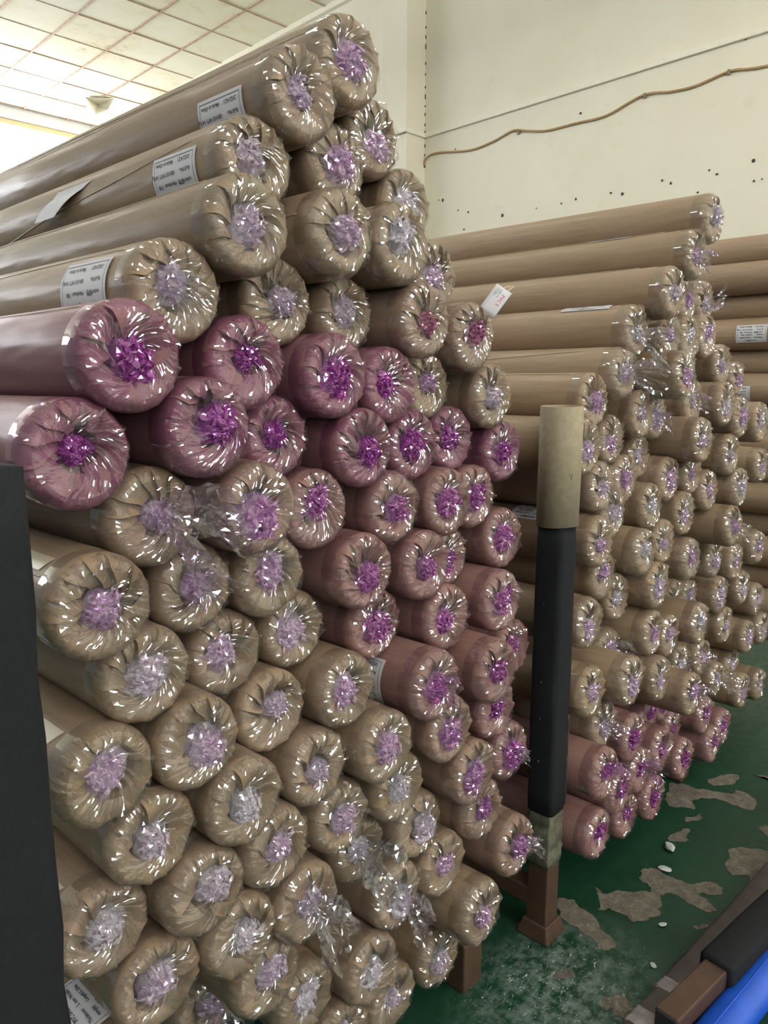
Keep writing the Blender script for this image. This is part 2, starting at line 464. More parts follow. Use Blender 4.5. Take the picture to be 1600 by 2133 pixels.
tag(cable, 'thin brown cable sagging between clips along the cream wall', 'cable')
for y, z in ((3.944, 3.544), (2.841, 3.548), (2.248, 3.545)):
    b = box_bm(0.02, 0.018, 0.035, bevel=0.004)
    o = link('clip', bm_mesh('clip', b), M['clip'], cable)
    o.location = hall(X_WALL - 0.012, y, z); o.rotation_euler = hall_rot
# nail holes in the plaster
hole_bm = bmesh.new(); bmesh.ops.create_cone(hole_bm, cap_ends=True, segments=7, radius1=0.011, radius2=0.007, depth=0.006)
hole_me = bm_mesh('nail_hole', hole_bm); hole_me.materials.append(M['ink'])
dots = [(2.675, 2.942), (2.609, 2.911), (2.408, 2.815), (2.338, 2.948), (2.283, 2.912), (2.047, 2.953), (2.034, 2.824), (1.983, 2.827), (3.08, 2.925), (2.984, 2.902), (3.382, 2.93), (3.513, 2.918), (3.749, 2.918), (4.094, 2.914), (4.818, 3.156), (4.772, 3.148), (4.516, 2.858), (4.47, 2.998), (4.587, 3.032), (3.371, 3.557), (4.632, 3.555), (2.157, 3.729)]
for i, (y, z) in enumerate(dots):
    o = link('nail_hole', hole_me, None, wall_back)
    s = rnd.uniform(0.6, 1.2)
    o.matrix_basis = PARENT_INV['wall_back'] @ Matrix.Translation(hall(X_WALL - 0.001, y, z)) @ Matrix.Rotation(HALL, 4, 'Z') @ Matrix.Rotation(PI / 2, 4, 'Y') @ Matrix.Diagonal((s * rnd.uniform(0.5, 1.5), s, 1, 1))
# gaps in the caulk joint between pillar and wall
gap_me = bm_mesh('joint_gap', box_bm(0.008, 0.012, 0.05, bevel=0.002, seg=1)); gap_me.materials.append(M['ink'])
for z, s in ((4.78, 1), (4.66, 0.7), (4.58, 1.1), (4.5, 1.6), (4.36, 0.8), (4.27, 0.6), (4.16, 0.7), (4.08, 1.5), (4.0, 0.6), (3.93, 1.0), (3.84, 0.9), (3.78, 0.7), (3.66, 1.1), (3.58, 0.7), (4.9, 0.9), (3.48, 0.9)):
    o = link('joint_gap', gap_me, None, wall_back)
    o.matrix_basis = PARENT_INV['wall_back'] @ Matrix.Translation(hall(X_WALL - 0.002, 5.0, z)) @ Matrix.Rotation(HALL, 4, 'Z') @ Matrix.Diagonal((1, 0.7, s * 0.55, 1))

# unseen fluorescent battens, put in for streaks on the film and ceiling light
for i, (x, y, d) in enumerate(BATTENS):
    b = empty('unseen_batten', hall(x, y, LAMP_Z), (0, 0, HALL + (PI / 2 if d == 'y' else 0)))
    tag(b, 'unseen hanging fluorescent batten added to light the hall', 'lamp', 'unseen fluorescent battens')
    part_box('housing', b, -0.62, 0.62, -0.065, 0.065, 0.03, 0.075, M['fixture'], 0.006)
    for s in (-1, 1):
        part_box('lamp_holder', b, s * 0.61 - 0.012, s * 0.61 + 0.012, -0.065, 0.065, -0.02, 0.032, M['fixture'], 0.003)
        V, Fc = tube_path([(s * 0.4, 0, 0.07), (s * 0.4, 0, CEIL + 0.05 - LAMP_Z)], 0.004, 6)
        link('hanger', mesh_np('hanger', V, Fc), M['steel_grey'], b)
    for s in (-1, 1):
        V, Fc = tube_path([(-0.6, s * 0.045, 0), (0.6, s * 0.045, 0)], 0.016, 10)
        link('tube', mesh_np('tube', V, Fc), M['lamp'], b)

# ---- bare patches in the floor paint
PATCHES = [
[(1.923,0.935),(1.925,0.909),(1.910,0.890),(1.954,0.866),(1.983,0.823),(2.013,0.803),(2.016,0.787),(2.048,0.813),(2.054,0.844),(2.103,0.854),(2.131,0.832),(2.128,0.802),(2.125,0.755),(2.131,0.725),(2.187,0.670),(2.184,0.637),(2.155,0.627),(2.136,0.641),(2.123,0.673),(2.103,0.682),(2.089,0.640),(2.066,0.614),(2.050,0.626),(2.045,0.665),(2.046,0.697),(2.056,0.733),(2.042,0.754),(2.019,0.761),(1.992,0.744),(1.962,0.743),(1.937,0.726),(1.912,0.747),(1.888,0.747),(1.860,0.777),(1.874,0.794),(1.867,0.823),(1.870,0.847),(1.836,0.872),(1.884,0.888)],
[(1.808,0.976),(1.830,0.941),(1.810,0.907),(1.804,0.858),(1.791,0.841),(1.771,0.830),(1.766,0.796),(1.753,0.765),(1.729,0.767),(1.704,0.780),(1.699,0.799),(1.719,0.806),(1.726,0.839),(1.737,0.878),(1.732,0.904),(1.738,0.930)],
[(2.395,0.690),(2.441,0.651),(2.487,0.577),(2.331,0.533),(2.266,0.573),(2.294,0.605),(2.263,0.638),(2.293,0.664),(2.334,0.672)],
[(2.669,1.002),(2.695,0.917),(2.725,0.848),(2.746,0.798),(2.788,0.799),(2.794,0.756),(2.771,0.727),(2.683,0.709),(2.677,0.750),(2.680,0.807),(2.649,0.867),(2.610,0.891),(2.549,0.862),(2.536,0.901),(2.511,0.937)],
[(2.304,0.852),(2.356,0.855),(2.408,0.845),(2.417,0.827),(2.380,0.822),(2.354,0.805),(2.323,0.823)],
[(1.562,0.709),(1.594,0.691),(1.596,0.673),(1.588,0.641),(1.567,0.640),(1.535,0.644),(1.522,0.665),(1.543,0.673),(1.524,0.690)],
[(2.794,0.906),(2.854,0.881),(2.909,0.832),(2.879,0.815),(2.789,0.845),(2.761,0.874)],
[(2.950,0.788),(2.981,0.729),(2.942,0.718)],
[(2.487,0.863),(2.539,0.839),(2.492,0.825),(2.452,0.852)],
[(2.590,0.657),(2.633,0.630),(2.547,0.605)],
[(1.527,0.829),(1.558,0.832),(1.582,0.814),(1.581,0.798),(1.552,0.803)],
[(1.960,0.643),(1.991,0.620),(1.998,0.603),(1.953,0.631)],
]
def rough_outline(poly, rng, it=3, amp=0.16):
    P = [np.array(p) for p in poly]
    for _ in range(it):
        Q = []
        for a, b in zip(P, P[1:] + P[:1]):
            Q.append(a); e = b - a; nrm = np.array((-e[1], e[0]))
            Q.append((a + b) / 2 + nrm * rng.uniform(-amp, amp) * 1.2)
        P = Q
    return P
rng = random.Random(3)
for poly in PATCHES:
    P = rough_outline(poly, rng)
    bm = bmesh.new()
    vs = [bm.verts.new((p[0], p[1], 0.0012)) for p in P]
    try:
        f = bm.faces.new(vs)
    except ValueError:
        bm.free(); continue
    if f.normal.z < 0: f.normal_flip()
    bm.normal_update()
    bmesh.ops.triangulate(bm, faces=[f])
    # lower lip so that the patch has an edge
    be = [e for e in bm.edges if e.is_boundary]
    ext = bmesh.ops.extrude_edge_only(bm, edges=be)
    for v in [g for g in ext['geom'] if isinstance(g, bmesh.types.BMVert)]: v.co.z = -0.001
    bmesh.ops.recalc_face_normals(bm, faces=bm.faces)
    o = link('bare_patch', bm_mesh('bare_patch', bm), M['concrete'], floor)
    o.matrix_basis = PARENT_INV['floor']

# ================================================================ rack
POST = (1.655, 0.945)
rack = empty('storage_rack', (POST[0], POST[1], 0))
tag(rack, 'brown steel rack with black foam padded posts holding the rolls', 'rack')
rx = lambda x: x - POST[0]
ry = lambda y: y - POST[1]
def sleeve(nm, parent, x, y, w, z0, z1, mt, rad=0.012, rings=10, wob=0.0015, seed=0):
    """square padded sleeve with rounded corners and a slightly uneven skin"""
    rg = np.random.default_rng(seed)
    base = []
    for cx_, cy_, a0 in ((1, 1, 0), (-1, 1, 90), (-1, -1, 180), (1, -1, 270)):
        for a in (0, 30, 60, 90):
            an = math.radians(a0 + a)
            base.append(((w / 2 - rad) * cx_ + rad * math.cos(an), (w / 2 - rad) * cy_ + rad * math.sin(an)))
    nb = len(base); V = []; Fc = []
    zs = np.linspace(z0, z1, rings)
    for i, z in enumerate(zs):
        for (a, b) in base:
            k = 1 + rg.normal() * wob / w
            if i in (0, rings - 1): k *= 0.96
            V.append((x + a * k, y + b * k, z))
    for i in range(rings - 1):
        for k in range(nb):
            Fc.append((i * nb + k, i * nb + (k + 1) % nb, (i + 1) * nb + (k + 1) % nb, (i + 1) * nb + k))
    Fc.append(tuple(range(nb))[::-1]); Fc.append(tuple((rings - 1) * nb + k for k in range(nb)))
    return link(nm, mesh_np(nm, V, Fc), mt, parent)
def foot(parent, x, y, w=0.062, h=0.045):
    bm = box_bm(w + 0.036, w + 0.036, h, (x, y, h / 2), bevel=0.006)
    for v in bm.verts:
        if v.co.z > h * 0.6:
            v.co.x = x + (v.co.x - x) * 0.80; v.co.y = y + (v.co.y - y) * 0.80
    link('foot', bm_mesh('foot', bm), M['steel'], parent)
# middle post
part_box('post', rack, -0.031, 0.031, -0.031, 0.031, 0.03, 1.22, M['steel'], 0.004)
foot(rack, 0, 0)
sl = sleeve('foam_sleeve', rack, 0, 0, 0.079, 0.372, 1.15, M['foam'], 0.014, 16, 0.002, 1)
# glued seam running down the sleeve corner
V, Fc = tube_path([(0.037, -0.0365 + 0.0012 * math.sin(i * 2.1), 0.38 + i * 0.0135) for i in range(20)], 0.0022, 5)
link('glue_seam', mesh_np('glue_seam', V, Fc), M['dark_tape'], sl)
stud_bm = bmesh.new(); bmesh.ops.create_uvsphere(stud_bm, u_segments=8, v_segments=5, radius=0.0028); stud_me = bm_mesh('staple', stud_bm, True); stud_me.materials.append(M['dark_tape'])
for z in (0.52, 0.64, 0.74, 0.95):
    o = link('staple', stud_me, None, sl); o.location = (-0.04, 0.005, z)
k_tape = simple('old_clear_tape', srgb(104, 104, 88), 0.22, var=0.3, scale=60, bump=0.5, coat=0.5)
sleeve('tape_wrap', rack, 0, 0, 0.069, 0.215, 0.378, k_tape, 0.006, 14, 0.003, 2)
# left post, close to the camera
LPX, LPY = 0.247, 0.790
part_box('post', rack, rx(LPX) - 0.031, rx(LPX) + 0.031, ry(LPY) - 0.031, ry(LPY) + 0.031, 0.03, 1.36, M['steel'], 0.004)
foot(rack, rx(LPX), ry(LPY))
sleeve('foam_sleeve', rack, rx(LPX), ry(LPY), 0.094, 0.2, 1.42, M['foam'], 0.018, 18, 0.003, 3)
# base rails and further feet
part_box('rail', rack, 0.0, rx(2.74), 0.22, 0.27, 0.085, 0.135, M['steel'], 0.004)
part_box('rail', rack, rx(LPX), rx(3.9), 1.0, 1.05, 0.085, 0.135, M['steel'], 0.004)
for fx in (1.373, 2.739):
    part_box('leg', rack, rx(fx) - 0.045, rx(fx) + 0.03, ry(0.965), ry(1.04), 0.0, 0.135, M['steel'], 0.006)
part_box('cross_beam', rack, -0.03, 0.03, 0.0, 1.05, 0.085, 0.135, M['steel'], 0.004)
part_box('cross_beam', rack, rx(2.74) - 0.03, rx(2.74) + 0.03, 0.02, 1.05, 0.085, 0.135, M['steel'], 0.004)
part_box('cross_beam', rack, rx(1.373) - 0.03, rx(1.373) + 0.03, 0.1, 1.05, 0.085, 0.135, M['steel'], 0.004)
part_box('rear_post', rack, -0.02, 0.02, 0.86, 0.90, 0.0, 1.2, M['steel_grey'], 0.004)

# cardboard core slipped over the middle post
core = empty('cardboard_tube', (POST[0], POST[1], 1.149))
core.rotation_euler = (Matrix.Rotation(math.radians(1.2), 3, rgt) @ Matrix.Rotation(0.4, 3, 'Z')).to_euler()   # leans a little towards the aisle
tag(core, 'empty cardboard core tube standing over the middle padded post', 'tube')
bm = bmesh.new()
ro, ri, hh, ns = 0.0525, 0.0465, 0.296, 48
rings = [(ro, 0.0), (ro, hh - 0.002), (ro - 0.0015, hh), (ri + 0.001, hh), (ri, hh - 0.002), (ri, 0.0)]
grid = [[bm.verts.new((r * math.cos(2 * PI * k / ns), r * math.sin(2 * PI * k / ns), z + (0.002 * math.sin(4 * PI * k / ns) if z < 0.01 else 0))) for k in range(ns)] for r, z in rings]
for i in range(len(rings)):
    a, b = grid[i], grid[(i + 1) % len(rings)]
    for k in range(ns): bm.faces.new((a[k], a[(k + 1) % ns], b[(k + 1) % ns], b[k]))
bmesh.ops.recalc_face_normals(bm, faces=bm.faces)
link('tube_wall', bm_mesh('tube_wall', bm, True), M['tube_card'], core)
# dark scuff and pencilled tick on the tube
V, Fc = tube_path([((ro + .0006) * math.cos(a), (ro + .0006) * math.sin(a), z) for a, z in ((-2.55, 0.135), (-2.45, 0.120), (-2.40, 0.135))], 0.0006, 4)
link('pencil_mark', mesh_np('pencil_mark', V, Fc), M['ink'], core)

# ================================================================ rolls
R0 = 0.072
def smooth(a, b, x):
    t = np.clip((x - a) / (b - a), 0, 1); return t * t * (3 - 2 * t)

def paper_mesh(seed, L=1.38):
    """wrapped cylinder along +Y, its paper end pleated and tucked into the core, facing -Y"""
    rg = np.random.default_rng(seed)
    nsec = int(rg.integers(10, 15)); m = 6
    w = rg.uniform(0.6, 1.4, nsec); w = w / w.sum() * 2 * PI
    edges = np.concatenate([[0], np.cumsum(w)])
    th = []; tl = []; sec = []
    for s in range(nsec):
        t = np.linspace(0, 1, m); t[0] = 0.02; t[-1] = 0.985
        th += list(edges[s] + w[s] * t); tl += list(np.linspace(0, 1, m)); sec += [s] * m
    th = np.array(th); tl = np.array(tl); sec = np.array(sec); nt = len(th)
    amp = rg.uniform(0.002, 0.010, nsec)[sec]
    hole = (rg.uniform(0.36, 0.50) * rg.uniform(0.82, 1.25, nsec))[sec]
    mid = ((edges[:-1] + edges[1:]) / 2)[sec]; hw = (w / 2)[sec]
    poly = np.cos(np.minimum(hw, 0.5)) / np.cos(np.clip(th - mid, -hw, hw))
    swirl = rg.uniform(0.15, 0.6) * rg.choice([-1, 1])
    off = rg.uniform(-0.10, 0.10, 2)
    rd = rg.uniform(0.16, 0.30)           # softness of the rim
    V = []; UV = []
    body = [L, L * 0.6, L * 0.3, 0.12, 0.05, rd * R0 * 1.3 + 0.012]
    wl = [rg.uniform(-1, 1, nt) * 0 for _ in body]
    for y in body:
        wob = 1 + 0.006 * np.sin(2 * th + rg.uniform(0, 6)) + 0.004 * np.sin(3 * th + rg.uniform(0, 6))
        if y < 0.04: wob = wob * (0.6 + 0.4 * poly)
        for k in range(nt):
            V.append((R0 * wob[k] * math.cos(th[k]), y, R0 * wob[k] * math.sin(th[k]))); UV.append((th[k] / 2 / PI, -y))
    S = np.concatenate([np.linspace(0.0, 0.35, 5), np.linspace(0.45, 0.8, 5), np.linspace(0.87, 1.0, 3)])
    for s in S:
        if s <= 0.35:
            ph = s / 0.35 * PI / 2
            r = 1 - rd + rd * math.cos(ph); z = -rd * 1.15 + rd * 1.15 * math.sin(ph)
            r = np.full(nt, r); z = np.full(nt, z)
        elif s <= 0.8:
            q = (s - 0.35) / 0.45
            r = (1 - rd) * (1 - q) + hole * q; z = -0.13 * q * q + 0 * r
        else:
            q = (s - 0.8) / 0.2
            r = hole * (1 - 0.35 * q); z = -0.13 - 0.75 * q + 0 * r
        w1 = float(smooth(0.05, 0.35, s)); w2 = 0.3 + 0.7 * w1
        r = r * (1 - (1 - poly) * -1 * 0) * (1 + (poly - 1) * float(smooth(0, 0.1, s)) * (1 - float(smooth(0.5, 0.8, s))))
        z = z * R0 + amp * (tl - 0.45) * w1 * 1.4 + 0.002 * np.sin(2 * th + seed) * w1
        tt = th + swirl * float(smooth(0.3, 1.0, s)) 
        x = R0 * (r * np.cos(tt) + off[0] * float(smooth(0.3, 0.8, s))); zz = R0 * (r * np.sin(tt) + off[1] * float(smooth(0.3, 0.8, s)))
        for k in range(nt):
            V.append((x[k], -z[k], zz[k])); UV.append((th[k] / 2 / PI, s))
    nr = len(body) + len(S); Fc = []
    for i in range(nr - 1):
        for k in range(nt):
            Fc.append((i * nt + k, (i + 1) * nt + k, (i + 1) * nt + (k + 1) % nt, i * nt + (k + 1) % nt))
    V.append((0, L, 0)); UV.append((0, 0)); ce = len(V) - 1
    for k in range(nt): Fc.append((ce, k, (k + 1) % nt))
    V.append((off[0] * R0, 0.9 * R0, off[1] * R0)); UV.append((0, 1)); ci = len(V) - 1
    b0 = (nr - 1) * nt
    for k in range(nt): Fc.append((ci, b0 + (k + 1) % nt, b0 + k))
    me = mesh_np('paper_wrap', V, Fc, True, UV)
    ev = np.empty(len(me.edges) * 2, dtype=np.int32); me.edges.foreach_get('vertices', ev); ev = ev.reshape(-1, 2)
    ra, rb = ev[:, 0] // nt, ev[:, 1] // nt; ka, kb = ev[:, 0] % nt, ev[:, 1] % nt
    nbd = len(body)
    sharp = (ka == kb) & (np.minimum(ra, rb) >= nbd + 1) & (np.maximum(ra, rb) < nr) & ((ka % m == 0) | (ka % m == m - 1))
    sharp |= (ra == rb) & (ra == nbd + 9) & (ev.max(1) < nr * nt)
    at = me.attributes.new('sharp_edge', 'BOOLEAN', 'EDGE'); at.data.foreach_set('value', sharp)
    me.materials.append(M['kraft'])
    return me, (off * R0, float(hole.mean()) * R0)

def film_mesh(seed, info):
    """clear film gathered over the end: crinkled skirt running into a twisted knot"""
    rg = np.random.default_rng(seed + 500)
    (ox, oz), hr = info[0], info[1]
    nt, ns = 132, 16
    base = np.linspace(0, 2 * PI, nt, endpoint=False)
    swirl = rg.uniform(0.25, 1.1) * rg.choice([-1, 1])
    gx = ox + rg.uniform(-0.14, 0.14) * R0; gz = oz + rg.uniform(-0.16, 0.10) * R0
    # folds: each a sharp little ridge at its own angle, running over its own stretch of the radius
    folds = []
    for i in range(38):      # short pleats round the rim
        folds.append((rg.uniform(0, 2 * PI), rg.uniform(0.05, 0.11), rg.uniform(0.2, 0.42), rg.uniform(0.10, 0.22), rg.uniform(0.0014, 0.0042), rg.uniform(-0.6, 0.6)))
    for i in range(29):      # long pulls towards the knot
        folds.append((rg.uniform(0, 2 * PI), rg.uniform(0.07, 0.2), rg.uniform(0.5, 0.85), rg.uniform(0.2, 0.45), rg.uniform(0.0015, 0.0055) * rg.choice([1, 1, -0.6]), rg.uniform(-0.5, 0.5)))
    S = np.concatenate([[0.0, 0.07], np.linspace(0.12, 0.42, 6), np.linspace(0.48, 1.0, ns - 8)])
    V = []; UV = []
    rd = 0.25
    p1, p2 = rg.uniform(0, 6, 2)
    for i, s in enumerate(S):
        if s < 0.12:
            r = np.full(nt, 1.006); y = np.full(nt, 0.045 - s / 0.12 * 0.019)
        elif s < 0.42:
            p = (s - 0.12) / 0.30 * PI / 2
            r = np.full(nt, 1.006 - rd + rd * math.cos(p)); y = np.full(nt, 0.026 - (0.026 + 0.003) * math.sin(p))
        else:
            q = (s - 0.42) / 0.58
            r = (1.006 - rd) * (1 - q) + 0.15 * q + 0 * base
            y = -0.003 + 0.013 * q * q + 0.007 * np.sin(base + p1) * q * (1 - q) * 2
        w = float(smooth(0.08, 0.25, s))
        d = np.zeros(nt)
        for (a0, wd, sc, sw, am, dr) in folds:
            e = math.exp(-((s - sc) / sw) ** 2)
            if e < 0.05: continue
            da = (base - a0 - dr * (s - sc) + PI) % (2 * PI) - PI
            d += am * e * np.maximum(0, 1 - np.abs(da) / wd)
        jit = rg.normal(0, 0.00012, nt)
        y = y - (d + jit) * w
        r = r * (1 + d * w * (6.0 if s < 0.42 else 0.0) + jit * w * 4)
        tt = base + swirl * float(smooth(0.35, 1.0, s)) + rg.normal(0, 0.004, nt) * w
        f = float(smooth(0.35, 0.95, s))
        for k in range(nt):
            V.append((R0 * r[k] * math.cos(tt[k]) + gx * f, y[k], R0 * r[k] * math.sin(tt[k]) + gz * f))
            UV.append((k / nt, s))
    nS = len(S); Fc = []
    for i in range(nS - 1):
        for k in range(nt):
            a, b_, c_, d_ = i * nt + k, (i + 1) * nt + k, (i + 1) * nt + (k + 1) % nt, i * nt + (k + 1) % nt
            if i < 2: Fc.append((a, b_, c_, d_))
            elif (i + k) % 2: Fc += [(a, b_, c_), (a, c_, d_)]
            else: Fc += [(a, b_, d_), (b_, c_, d_)]
    me = mesh_np('film_end', V, Fc, False, UV)
    sm = np.zeros(len(me.polygons), dtype=bool); sm[:2 * nt] = True
    me.polygons.foreach_set('use_smooth', sm)
    me.materials.append(M['film'])
    return me, (gx, gz)

def ico(sub):
    bm = bmesh.new(); bmesh.ops.create_icosphere(bm, subdivisions=sub, radius=1.0)
    bm.verts.ensure_lookup_table(); bm.faces.ensure_lookup_table()
    V = np.array([v.co[:] for v in bm.verts]); Fc = [[v.index for v in f.verts] for f in bm.faces]
    bm.free(); return V, Fc
ICO3 = ico(3)

def crumple(V, rg, n=14, amp=0.22):
    d = np.zeros(len(V))
    for i in range(n):
        k = rg.normal(size=3); k *= rg.uniform(2.0, 9.0) / np.linalg.norm(k)
        d += amp * 3.0 / (3 + np.linalg.norm(k)) * (np.abs(np.sin(V @ k + rg.uniform(0, 6))) - 0.6)
    return V * (1 + d * 0.55)[:, None]

def tuft_mesh(seed, gather, hr):
    """knot of bunched-up coloured film in the middle of the end: a crumpled heart wrapped in many curled folds"""
    rg = np.random.default_rng(seed + 900)
    V = crumple(ICO3[0], rg, 16, 0.30)
    r = hr * rg.uniform(0.78, 1.0)
    V = V * np.array([r * rg.uniform(0.85, 1.1), r * 0.55, r * rg.uniform(0.95, 1.2)])
    V = V + np.array([gather[0], 0.016, gather[1]])
    Fc = [list(f) for f in ICO3[1]]; V = list(map(tuple, V))
    UV = [(v[0] * 30, v[2] * 30) for v in V]
    for i in range(64):
        # a fold: starts somewhere on the heart, arches towards the viewer and tucks back in
        a0 = rg.uniform(0, 2 * PI); rad = hr * rg.uniform(0.0, 0.75)
        st = np.array([math.cos(a0) * rad, 0, math.sin(a0) * rad])
        di = rg.uniform(0, 2 * PI); ln = hr * rg.uniform(0.35, 1.0); wd = hr * rg.uniform(0.03, 0.13)
        dv = np.array([math.cos(di), 0, math.sin(di)]); sv = np.array([-math.sin(di), 0, math.cos(di)])
        cur = rg.uniform(-1.2, 1.2); hgt = hr * rg.uniform(0.25, 0.75); tw = rg.uniform(-1.5, 1.5)
        b = len(V); nj = 7
        for j in range(nj):
            q = j / (nj - 1)
            c = st + dv * (ln * (q - 0.3)) + sv * (cur * ln * 0.3 * q * q)
            c = c + np.array([gather[0], 0.010 - hgt * math.sin(PI * (0.15 + 0.8 * q)) * 0.8, gather[1]])
            ta = tw * q + rg.uniform(-0.35, 0.35)
            wv = (sv * math.cos(ta) + np.array([0, 1, 0]) * math.sin(ta)) * wd * (0.5 + 0.6 * math.sin(PI * q))
            for s in (-1, 0, 1):
                p = c + wv * s + rg.normal(0, hr * 0.03, 3) + (np.array([0, -0.0022, 0]) if s == 0 else 0)
                V.append(tuple(p)); UV.append((q * 2, s * 0.5 + i))
        for j in range(nj - 1):
            for s in range(2):
                v0 = b + j * 3 + s
                Fc += [[v0, v0 + 1, v0 + 4], [v0, v0 + 4, v0 + 3]]
    me = mesh_np('film_tuft', V, Fc, False, UV)
    me.materials.append(M['tuft'])
    return me

def tail_mesh(seed, ln=0.11, spread=0.055, arc=1.7 * PI):
    """loose end of film flaring out of the knot like a ruffled bag, opening along -Y and drooping"""
    rg = np.random.default_rng(seed + 77)
    na, nl = 64, 18
    V = []; UV = []
    ph = rg.uniform(0, 6, 6)
    droop = rg.uniform(0.25, 0.5)
    jit = rg.normal(0, 1, (nl, na)); 
    for i in range(nl):
        q = i / (nl - 1)
        for j in range(na):
            a = arc * j / (na - 1) + ph[0]
            r = 0.010 + spread * q ** 0.9 * (1 + 0.22 * math.sin(5 * a + ph[1] + q) + 0.12 * math.sin(11 * a + ph[2] + 2 * q) + 0.1 * math.sin(19 * a + ph[3]))
            r *= (1 - 0.35 * float(smooth(0.7, 1.0, q)) * (0.5 + 0.5 * math.sin(3 * a + ph[4])))
            x = r * math.cos(a); z = r * math.sin(a) * 0.8 - droop * ln * q * q
            y = -ln * 0.7 * q + 0.012 * q * math.sin(7 * a + ph[5])
            g = 0.0022 * q
            V.append((x + jit[i, j] * g, y + jit[(i + 5) % nl, j] * g, z + jit[i, (j + 9) % na] * g)); UV.append((j / 8, q * 3))
    Fc = [(i * na + j, i * na + j + 1, (i + 1) * na + j + 1, (i + 1) * na + j) for i in range(nl - 1) for j in range(na - 1)]
    me = mesh_np('film_tail', V, Fc, False, UV)
    me.materials.append(M['tail'])
    return me

NVAR = 12
VAR = []
for v in range(NVAR):
    pm, info = paper_mesh(11 + v * 7)
    fm, g = film_mesh(11 + v * 7, info)
    VAR.append((pm, fm, tuft_mesh(11 + v * 7, g, info[1]), g))
TAILS = [tail_mesh(3), tail_mesh(8, 0.13, 0.06), tail_mesh(21, 0.09, 0.045, 1.2 * PI)]

# colour families: paper, film tint, tuft
FAM = {
    't': (srgb(144, 124, 101), (0.97, 0.97, 0.99), [(0.87, 0.73, 0.87), (0.86, 0.76, 0.87), (0.92, 0.88, 0.93), (0.83, 0.63, 0.83), (0.88, 0.80, 0.88)]),
    'r': (srgb(142, 120, 102), (0.97, 0.93, 0.97), [(0.62, 0.20, 0.42), (0.66, 0.26, 0.42)]),
    'p': (srgb(130, 90, 97), (0.90, 0.60, 0.92), [(0.58, 0.06, 0.54), (0.60, 0.09, 0.58)]),
    'q': (srgb(138, 104, 98), (0.96, 0.86, 0.95), [(0.58, 0.10, 0.55), (0.66, 0.22, 0.62)]),
    'u': (srgb(144, 119, 101), (0.97, 0.93, 0.98), [(0.62, 0.24, 0.62), (0.70, 0.36, 0.70)]),
}
FAMNAME = {'t': ('tan', 'pale lilac'), 'r': ('tan', 'raspberry'), 'p': ('mauve pink', 'bright purple'), 'q': ('dusky pink', 'purple'), 'u': ('pinkish tan', 'violet')}

def add_label(root, R, y0, y1, phi0, phi1, lines=True, seed=0):
    """printed white sticker bent round the roll; text reads away from the end"""
    n = 14
    V = []; e = 0.0016
    for i in range(n + 1):
        a = math.radians(phi0 + (phi1 - phi0) * i / n)
        for y in (y0, y1): V.append(((R + e) * math.cos(a), y, (R + e) * math.sin(a)))
    Fc = [(2 * i, 2 * i + 1, 2 * i + 3, 2 * i + 2) for i in range(n)]
    lab = link('label', mesh_np('label', V, Fc), M['sticker'], root)
    lab['label'] = 'white printed sticker'
    W = y1 - y0; H = math.radians(phi1 - phi0) * R
    VV = []; FF = []
    def put(pts):
        b = len(VV)
        for tx, ty in pts:
            a = math.radians(phi0) + ty / R
            VV.append(((R + e + 0.0006) * math.cos(a), y0 + tx, (R + e + 0.0006) * math.sin(a)))
        return b
    def rect(x0, x1_, ya, yb):
        m = max(2, int((yb - ya) / 0.004))
        for i in range(m):
            b = put([(x0, ya + (yb - ya) * i / m), (x1_, ya + (yb - ya) * i / m), (x1_, ya + (yb - ya) * (i + 1) / m), (x0, ya + (yb - ya) * (i + 1) / m)])
            FF.append((b, b + 1, b + 2, b + 3))
    mg = 0.006; t = 0.0009
    rect(mg, W - mg, mg, mg + t); rect(mg, W - mg, H - mg - t, H - mg); rect(mg, mg + t, mg, H - mg); rect(W - mg - t, W - mg, mg, H - mg)
    rows = [('PVC SHEETS', 0.32), ('Thickness:', 0.10), ('2. mm Width:', 0.50), ('mm(in)', 0.10), ('Length:L 20m', 0.46), ('color:\u68d5\u8272', 0.10), ('Hardness:  70B', 0.46), ('Roll No.', 0.10), ('GROSS WT: 14 Kg', 0.46), ('2022.4.21', 0.10), ('Made in China', 0.50)]
    ypos = [0.88, 0.72, 0.72, 0.57, 0.57, 0.43, 0.43, 0.28, 0.28, 0.13, 0.13]
    for (txt, fx), fy in zip(rows, ypos):
        tv, tf = text_geo(txt)
        k = 0.0086 * min(1.0, W / 0.12)
        b = put([(mg * 0.5 + fx * (W - mg) + x * k, fy * H + y * k - k * 0.3) for x, y in tv])
        FF.extend(tuple(b + i for i in f) for f in tf)
    link('printing', mesh_np('printing', VV, FF, False), M['ink'], lab)
    return lab

TEXT = {}
def text_geo(txt):
    if txt not in TEXT:
        cu = bpy.data.curves.new('txt', 'FONT'); cu.body = txt; cu.resolution_u = 1; cu.size = 1.0
        cu.offset = 0.02
        ob = bpy.data.objects.new('txt', cu); COL.objects.link(ob)
        dg = bpy.context.evaluated_depsgraph_get()
        me = bpy.data.meshes.new_from_object(ob.evaluated_get(dg))
        TEXT[txt] = ([(v.co.x, v.co.y) for v in me.vertices], [tuple(p.vertices) for p in me.polygons])
        bpy.data.objects.remove(ob); bpy.data.curves.remove(cu); bpy.data.meshes.remove(me)
    return TEXT[txt]

